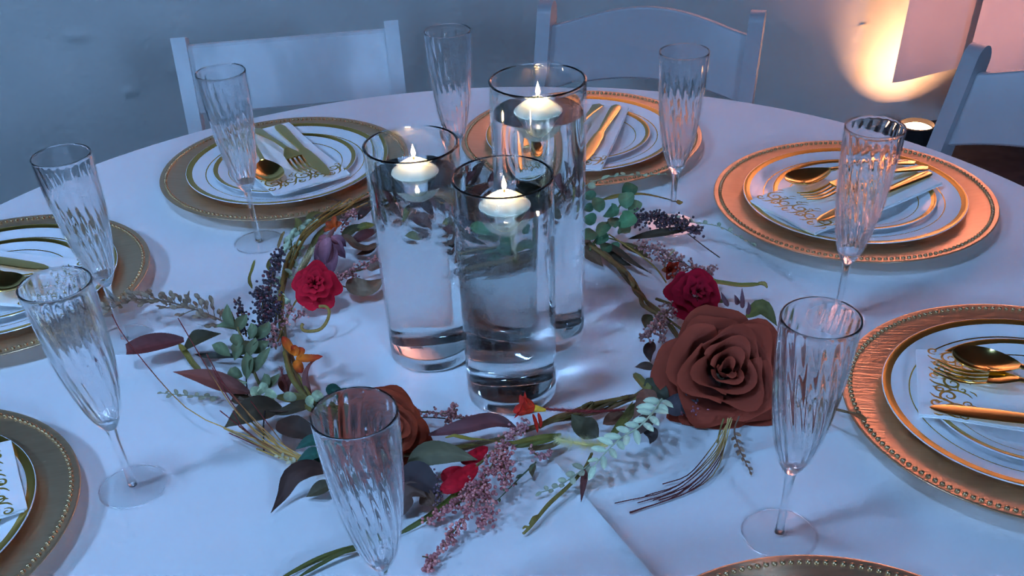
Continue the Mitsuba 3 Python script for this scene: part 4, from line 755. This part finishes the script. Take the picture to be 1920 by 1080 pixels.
# ---- lower right: silver spray, cream plume, pink feather, tubular flower
sprig('silver_leaf_sprig', 'frosted silver-mint spray of oval leaves', [(165,-144,34), (153,-167,36), (138,-184,34), (123,-192,30), (108,-206,26), (97,-215,18)], 21, 17, 7.0, (126, 150, 160), (150, 176, 184), ang=62, shape='oval', lift=0.15, sr=1.1, t0=0.02, tip=0.8, stem_c=(126, 146, 150))
sprig('grey_bud_sprig', 'grey-green budded tip beyond the silver spray', [(95,-208,16), (78,-222,14), (64,-229,10), (51,-229,6)], 11, 11, 7, (108, 122, 128), (118, 130, 134), ang=60, tip=0.5)
leaf([(91,-214,16), (88,-226,12), (85,-241,3)], 7, (82, 50, 60), (62, 40, 52), 'spike', roll=30)
stem([(99,-188,12), (90,-209,12), (75,-228,10), (58,-246,8), (47,-261,6), (40,-271,5), (35,-276,4)], [1.3, 1.6, 1.9, 1.2], (76, 74, 48), (94, 90, 56), lab='olive stem end reaching out over the cloth'); stem([(48,-259,7), (44,-265,8), (41,-268,6)], [1.4, 2.8, 1.4], (86, 82, 46), name='stem_knob'); stem([(40,-271,5), (37,-270,6), (35,-272,6)], [1.4, 0.8], (100, 94, 58), name='leaf_tip')
plume('grass_plume', 'cream bristly grass head', [(69,-179,22), (83,-189,26), (96,-191,24), (113,-186,18)], 1500, 12, (176, 176, 152), (200, 202, 186), back=-0.3, r=0.9, taper=0.5)
plume('grass_plume', 'dull red feather', [(61,-136,24), (82,-143,26), (108,-144,24), (133,-138,20)], 460, 11, (96, 34, 46), (120, 54, 66), back=-1.5, r=0.9)
leaf([(107,-166,12), (99,-160,16), (91,-159,22), (84,-151,28)], 21, (46, 46, 46), (54, 56, 48), roll=15, cup=0.3, lab='dark pointed leaf by the cream plume')
leaf([(154,-111,22), (154,-129,24), (147,-139,20), (140,-145,14)], 19, (88, 66, 68), (78, 56, 58), roll=-10, lab='dull red-brown leaf'); leaf([(174,-123,16), (169,-117,22), (164,-104,20), (156,-101,22)], 16, (40, 44, 44), (52, 58, 54), 'blunt', roll=10)
leaf([(127,-150,10), (141,-132,14), (153,-116,16)], 9, (66, 66, 40), (52, 52, 38)); leaf([(115,-166,8), (131,-145,12), (144,-115,12)], 8, (58, 66, 40), (74, 80, 46)); leaf([(166,-106,14), (158,-107,20), (149,-82,20)], 8, (92, 96, 62), (70, 72, 48), 'ribbon'); leaf([(142,-163,10), (148,-153,14), (162,-138,14)], 15, (46, 40, 46), (58, 50, 56)); leaf([(113,-145,10), (126,-138,12), (138,-133,12)], 13, (80, 56, 52), (66, 46, 44)); leaf([(153,-149,8), (155,-164,8), (152,-172,6)], 13, (44, 44, 56))
blossom('orange_flower', 'orange-red bell flower with a yellow throat in front of the front vase', (53,-143,30), (-0.93, 0.05, 0.22), 6, 28, 13, (168, 58, 40), (140, 28, 36), open_=0.45, tube_len=9, tc=(190, 140, 54), curl=0.2)
for a in ([(50,-145,26), (52,-154,22), (53,-163,18)], [(55,-144,26), (56,-152,22), (56,-158,20)]): leaf(a, 5, (150, 40, 36), (130, 28, 30), 'oval', name='hanging_petal', roll=40, bsdf='petal_silk')
leaf([(35,-151,16), (14,-145,20), (-13,-155,22), (-50,-154,14)], 18, (64, 38, 52), (80, 48, 64), roll=-12, cup=0.25, lab='long maroon leaf in front of the vases')
leaf([(-28,-168,22), (-21,-168,24), (-7,-172,22), (9,-177,24), (28,-181,22), (49,-174,20), (74,-164,16)], 6, (108, 102, 48), (78, 84, 46), 'ribbon', roll=10, twist=160, lab='twisted olive ribbon leaf')
leaf([(73,-164,14), (53,-174,16), (32,-176,14)], 5, (74, 84, 44), (60, 66, 42), 'ribbon'); leaf([(44,-175,10), (63,-175,12), (77,-165,12)], 5, (70, 60, 44), (58, 52, 42), 'ribbon')

# ---- bottom: pink sprays, red petals, dark leaves, grass blades
berries('pink_berry_spray', 'large drooping spray of pink berries at the front', [([(25,-183,20), (16,-206,26), (7,-223,24), (0,-237,20), (-6,-254,16)], 150, 14), ([(-6,-250,16), (-13,-267,14), (-23,-279,10), (-31,-292,7), (-40,-306,5)], 80, 7), ([(20,-196,24), (23,-218,24), (22,-228,18), (20,-230,14)], 80, 12), ([(-2,-223,18), (-12,-241,14), (-27,-249,10), (-44,-260,6)], 100, 9), ([(3,-233,18), (6,-249,14), (4,-264,10), (-2,-269,6)], 90, 12), ([(-33,-296,6), (-39,-299,5), (-46,-297,5)], 12, 4), ([(-38,-303,6), (-42,-309,5), (-44,-310,4)], 26, 8), ([(-24,-275,8), (-21,-281,6), (-22,-285,5)], 12, 5)], 1.75, [(138, 94, 116), (124, 80, 102), (152, 110, 130), (112, 68, 90)])
berries('pink_berry_spray', 'pink berries under the orange bell flower', [([(43,-150,16), (33,-169,24), (25,-172,22)], 70, 9), ([(45,-180,16), (50,-185,12), (58,-184,8), (65,-175,6)], 34, 5)], 1.6, [(140, 104, 132), (150, 120, 146), (120, 84, 112)])
berries('pink_berry_spray', 'dull pink berry twig behind the half-hidden rose', [([(-59,-114,12), (-44,-124,18), (-29,-127,18), (-22,-126,20)], 30, 7), ([(-28,-125,16), (-21,-125,20), (-23,-119,22)], 22, 6), ([(-25,-124,14), (-16,-130,14), (-7,-128,12)], 30, 6), ([(-26,-125,12), (-27,-129,10), (-25,-131,8)], 14, 5)], 1.6, [(124, 88, 104), (108, 72, 90)])
stem([(-58,-123,12), (-42,-124,12), (-26,-125,10)], 0.6, (44, 42, 48), name='twig')
sprig('leaf_sprig', 'thin dark teal twig at the front', [(50,-196,12), (35,-211,8), (21,-227,5), (8,-242,3)], 6, 8, 3.5, (58, 74, 70), (70, 80, 72), ang=40, t0=0.1); leaf([(49,-195,10), (46,-201,8), (46,-208,5)], 6, (84, 84, 76), (74, 74, 66))
leaf([(-62,-204,18), (-44,-195,26), (-23,-198,28), (0,-201,22)], 21, (60, 64, 58), (74, 76, 72), roll=-18, cup=0.3, lab='broad grey-green leaf in front of the half-hidden rose')
leaf([(-69,-211,10), (-55,-216,22), (-43,-227,22), (-31,-233,10)], 26, (34, 30, 42), (44, 40, 54), roll=10, lab='near-black purple leaf')
for a, w in (([(-16,-195,18), (-5,-198,22), (9,-184,22)], 12), ([(-33,-228,14), (-21,-227,18), (0,-203,18)], 16), ([(-32,-211,16), (-22,-215,18), (-11,-208,18)], 15)): leaf(a, w, (122, 14, 36), (150, 20, 46), 'oval', name='red_petal', roll=-15, bsdf='petal_silk')
leaf([(-65,-248,4), (-63,-239,14), (-55,-234,20), (-43,-239,16)], 22, (50, 38, 44), (62, 48, 50), roll=15); leaf([(-48,-231,14), (-42,-238,12), (-38,-242,8)], 15, (58, 42, 42), (66, 50, 48), roll=-20)
berries('purple_berry_spike', 'few dark beads by the near-black leaf', [([(-40,-210,16), (-36,-223,18), (-34,-233,14), (-35,-241,10)], 40, 8)], 1.5, [(70, 60, 90), (96, 80, 110), (60, 50, 74)])
stem([(16,-183,18), (2,-200,18), (-16,-215,14), (-34,-228,10), (-46,-234,12)], 1.3, (96, 90, 64))
leaf([(-12,-223,12), (-27,-239,10), (-44,-253,6), (-68,-269,3)], 5, (72, 92, 46), (56, 64, 40), 'ribbon', roll=20, twist=30, lab='long green grass blade'); leaf([(-90,-282,6), (-111,-286,5), (-132,-294,4), (-154,-309,3), (-167,-321,2)], 6, (74, 78, 38), (66, 74, 40), 'ribbon', roll=30, twist=60, lab='olive grass blade at the bottom edge')
leaf([(-86,-282,8), (-107,-289,7), (-125,-299,5), (-143,-311,3)], 4, (60, 66, 34), (52, 60, 34), 'ribbon', roll=-20)

# ---- lower left: the half-hidden rose, brown leaves, teal leaves, long needles
rose('rust-red silk rose half hidden by the nearest flute', (-87,-156,22), (0.32, -0.55, 0.77), 46, (50, 18, 22), (108, 46, 36), ROSE[1:], 33, 'rose', 1.5)
leaf([(-183,-98,14), (-204,-111,22), (-218,-119,20), (-233,-123,12)], 24, (48, 44, 44), (56, 52, 46), roll=15, cup=0.3, lab='dark olive-brown leaf'); leaf([(-184,-120,14), (-167,-138,20), (-154,-143,16), (-142,-154,8)], 24, (56, 44, 46), (46, 38, 40), roll=10); leaf([(-149,-89,12), (-167,-102,16), (-181,-106,14), (-197,-104,12)], 12, (46, 44, 42), (60, 56, 48)); leaf([(-216,-77,12), (-230,-81,14), (-210,-90,10)], 9, (60, 50, 44))
leaf([(-129,-194,12), (-144,-200,22), (-158,-209,22), (-167,-218,10), (-176,-234,3)], 17, (62, 46, 50), (48, 36, 42), 'lance', roll=20, cup=0.35, twist=30, lab='brown leaf curling out over the cloth'); leaf([(-124,-209,12), (-136,-214,10), (-148,-217,4)], 14, (50, 48, 42), (58, 56, 48), roll=-10); leaf([(-119,-194,8), (-109,-209,8), (-95,-215,6)], 16, (44, 40, 40))
for a, w in (([(-134,-165,20), (-146,-165,24), (-160,-171,20)], 13), ([(-133,-173,18), (-145,-179,20), (-159,-181,14)], 14), ([(-133,-177,14), (-141,-183,14), (-150,-180,10)], 10), ([(-138,-96,22), (-133,-94,28), (-126,-93,28)], 12), ([(-130,-102,20), (-121,-99,26), (-114,-99,24)], 13)): leaf(a, w, (28, 78, 82), (24, 62, 66), 'lance', name='teal_leaf', roll=-15)
needles('pine_needles', 'long red-tipped needles sweeping round the lower left', (-136,-185,10), [((-190,-149,12), (-227,-129,14), (-274,-98,22), (-349,5,30), (-376,52,34)), ((-179,-156,14), (-215,-126,26), (-248,-75,40), (-293,7,52)), ((-177,-155,16), (-204,-129,28), (-233,-91,38), (-255,-51,46)), ((-179,-159,12), (-204,-140,24), (-229,-105,36), (-247,-69,42)), ((-175,-158,12), (-199,-136,24), (-222,-104,32), (-242,-77,36)), ((-170,-163,10), (-189,-144,20), (-215,-115,30), (-230,-95,32)), ((-172,-165,8), (-200,-149,10), (-228,-129,10)), ((-167,-163,12), (-184,-143,22), (-207,-109,30)), ((-175,-160,8), (-206,-138,14), (-236,-113,24)), ((-170,-166,7), (-190,-153,12), (-213,-134,20), (-223,-117,26))], (84, 34, 42), (150, 128, 84), 0.55, split=0.35)
needles('wheat_grass', 'straw-coloured stalks under the lower left leaves', (-134,-184,6), [((-180,-160,8), (-236,-116,6)), ((-170,-167,6), (-208,-137,6)), ((-174,-167,8), (-219,-123,12)), ((-160,-173,6), (-190,-153,10)), ((-167,-169,5), (-201,-148,5)), ((-170,-163,10), (-208,-121,16))], (128, 112, 72), (150, 138, 100), 0.8)
sprig('grey_sprig', 'pale grey fluffy sprig at the lower left', [(-137,-183,6), (-149,-180,8), (-165,-173,8), (-179,-164,8)], 13, 9, 4.5, (128, 134, 138), (146, 150, 150), ang=50)
stem([(-196,-111,20), (-196,-127,14), (-195,-148,2)], 0.7, (28, 28, 36), name='wire', lab='dark florist wire'); stem([(-224,-48,20), (-220,-73,12), (-222,-79,4)], 0.6, (30, 30, 36), name='wire'); stem([(-231,-79,14), (-212,-100,16), (-196,-106,16), (-176,-106,14)], 1.0, (64, 52, 52)); leaf([(-128,-98,12), (-146,-107,14), (-168,-90,16), (-190,-82,14)], 11, (94, 92, 56), (80, 78, 50), 'ribbon'); leaf([(-119,-121,10), (-136,-112,12), (-152,-106,12)], 12, (70, 68, 52), (84, 80, 58))
# ---- left inner: orange lily bloom, thin red leaf
g = part(WR, 'orange_flower'); labels[g] = {'label': 'orange-yellow flower with red tips on the inner left'}
for a, w in (([(-177,-31,26), (-183,-22,30), (-192,-4,32)], 9), ([(-175,-37,28), (-161,-50,34), (-146,-50,36)], 9), ([(-176,-35,24), (-174,-40,20), (-171,-44,14)], 10), ([(-174,-38,30), (-170,-37,34), (-167,-33,36)], 11), ([(-176,-38,30), (-175,-36,36), (-178,-35,40)], 9)):
    m, c = leaf_mesh(a, w, 'oval', 0, 0.3, n=9, m=5, c0=dye(176, 100, 34), c1=dye(116, 16, 24)); put(part(g, 'petal'), m, 'petal_silk', True, color=c)
leaf([(-158,-79,10), (-164,-63,20), (-159,-54,30), (-149,-48,34)], 9, (70, 44, 54), (92, 52, 60), 'lance', roll=35, lab='thin curved red-brown leaf'); leaf([(-182,-43,14), (-186,-58,12), (-182,-72,8)], 14, (78, 44, 54), (92, 56, 60))
plume('grass_plume', 'dull red fuzzy head on the inner left', [(-182,-67,12), (-186,-59,20), (-189,-48,24)], 160, 9, (92, 46, 56), (110, 62, 70), back=1.0)
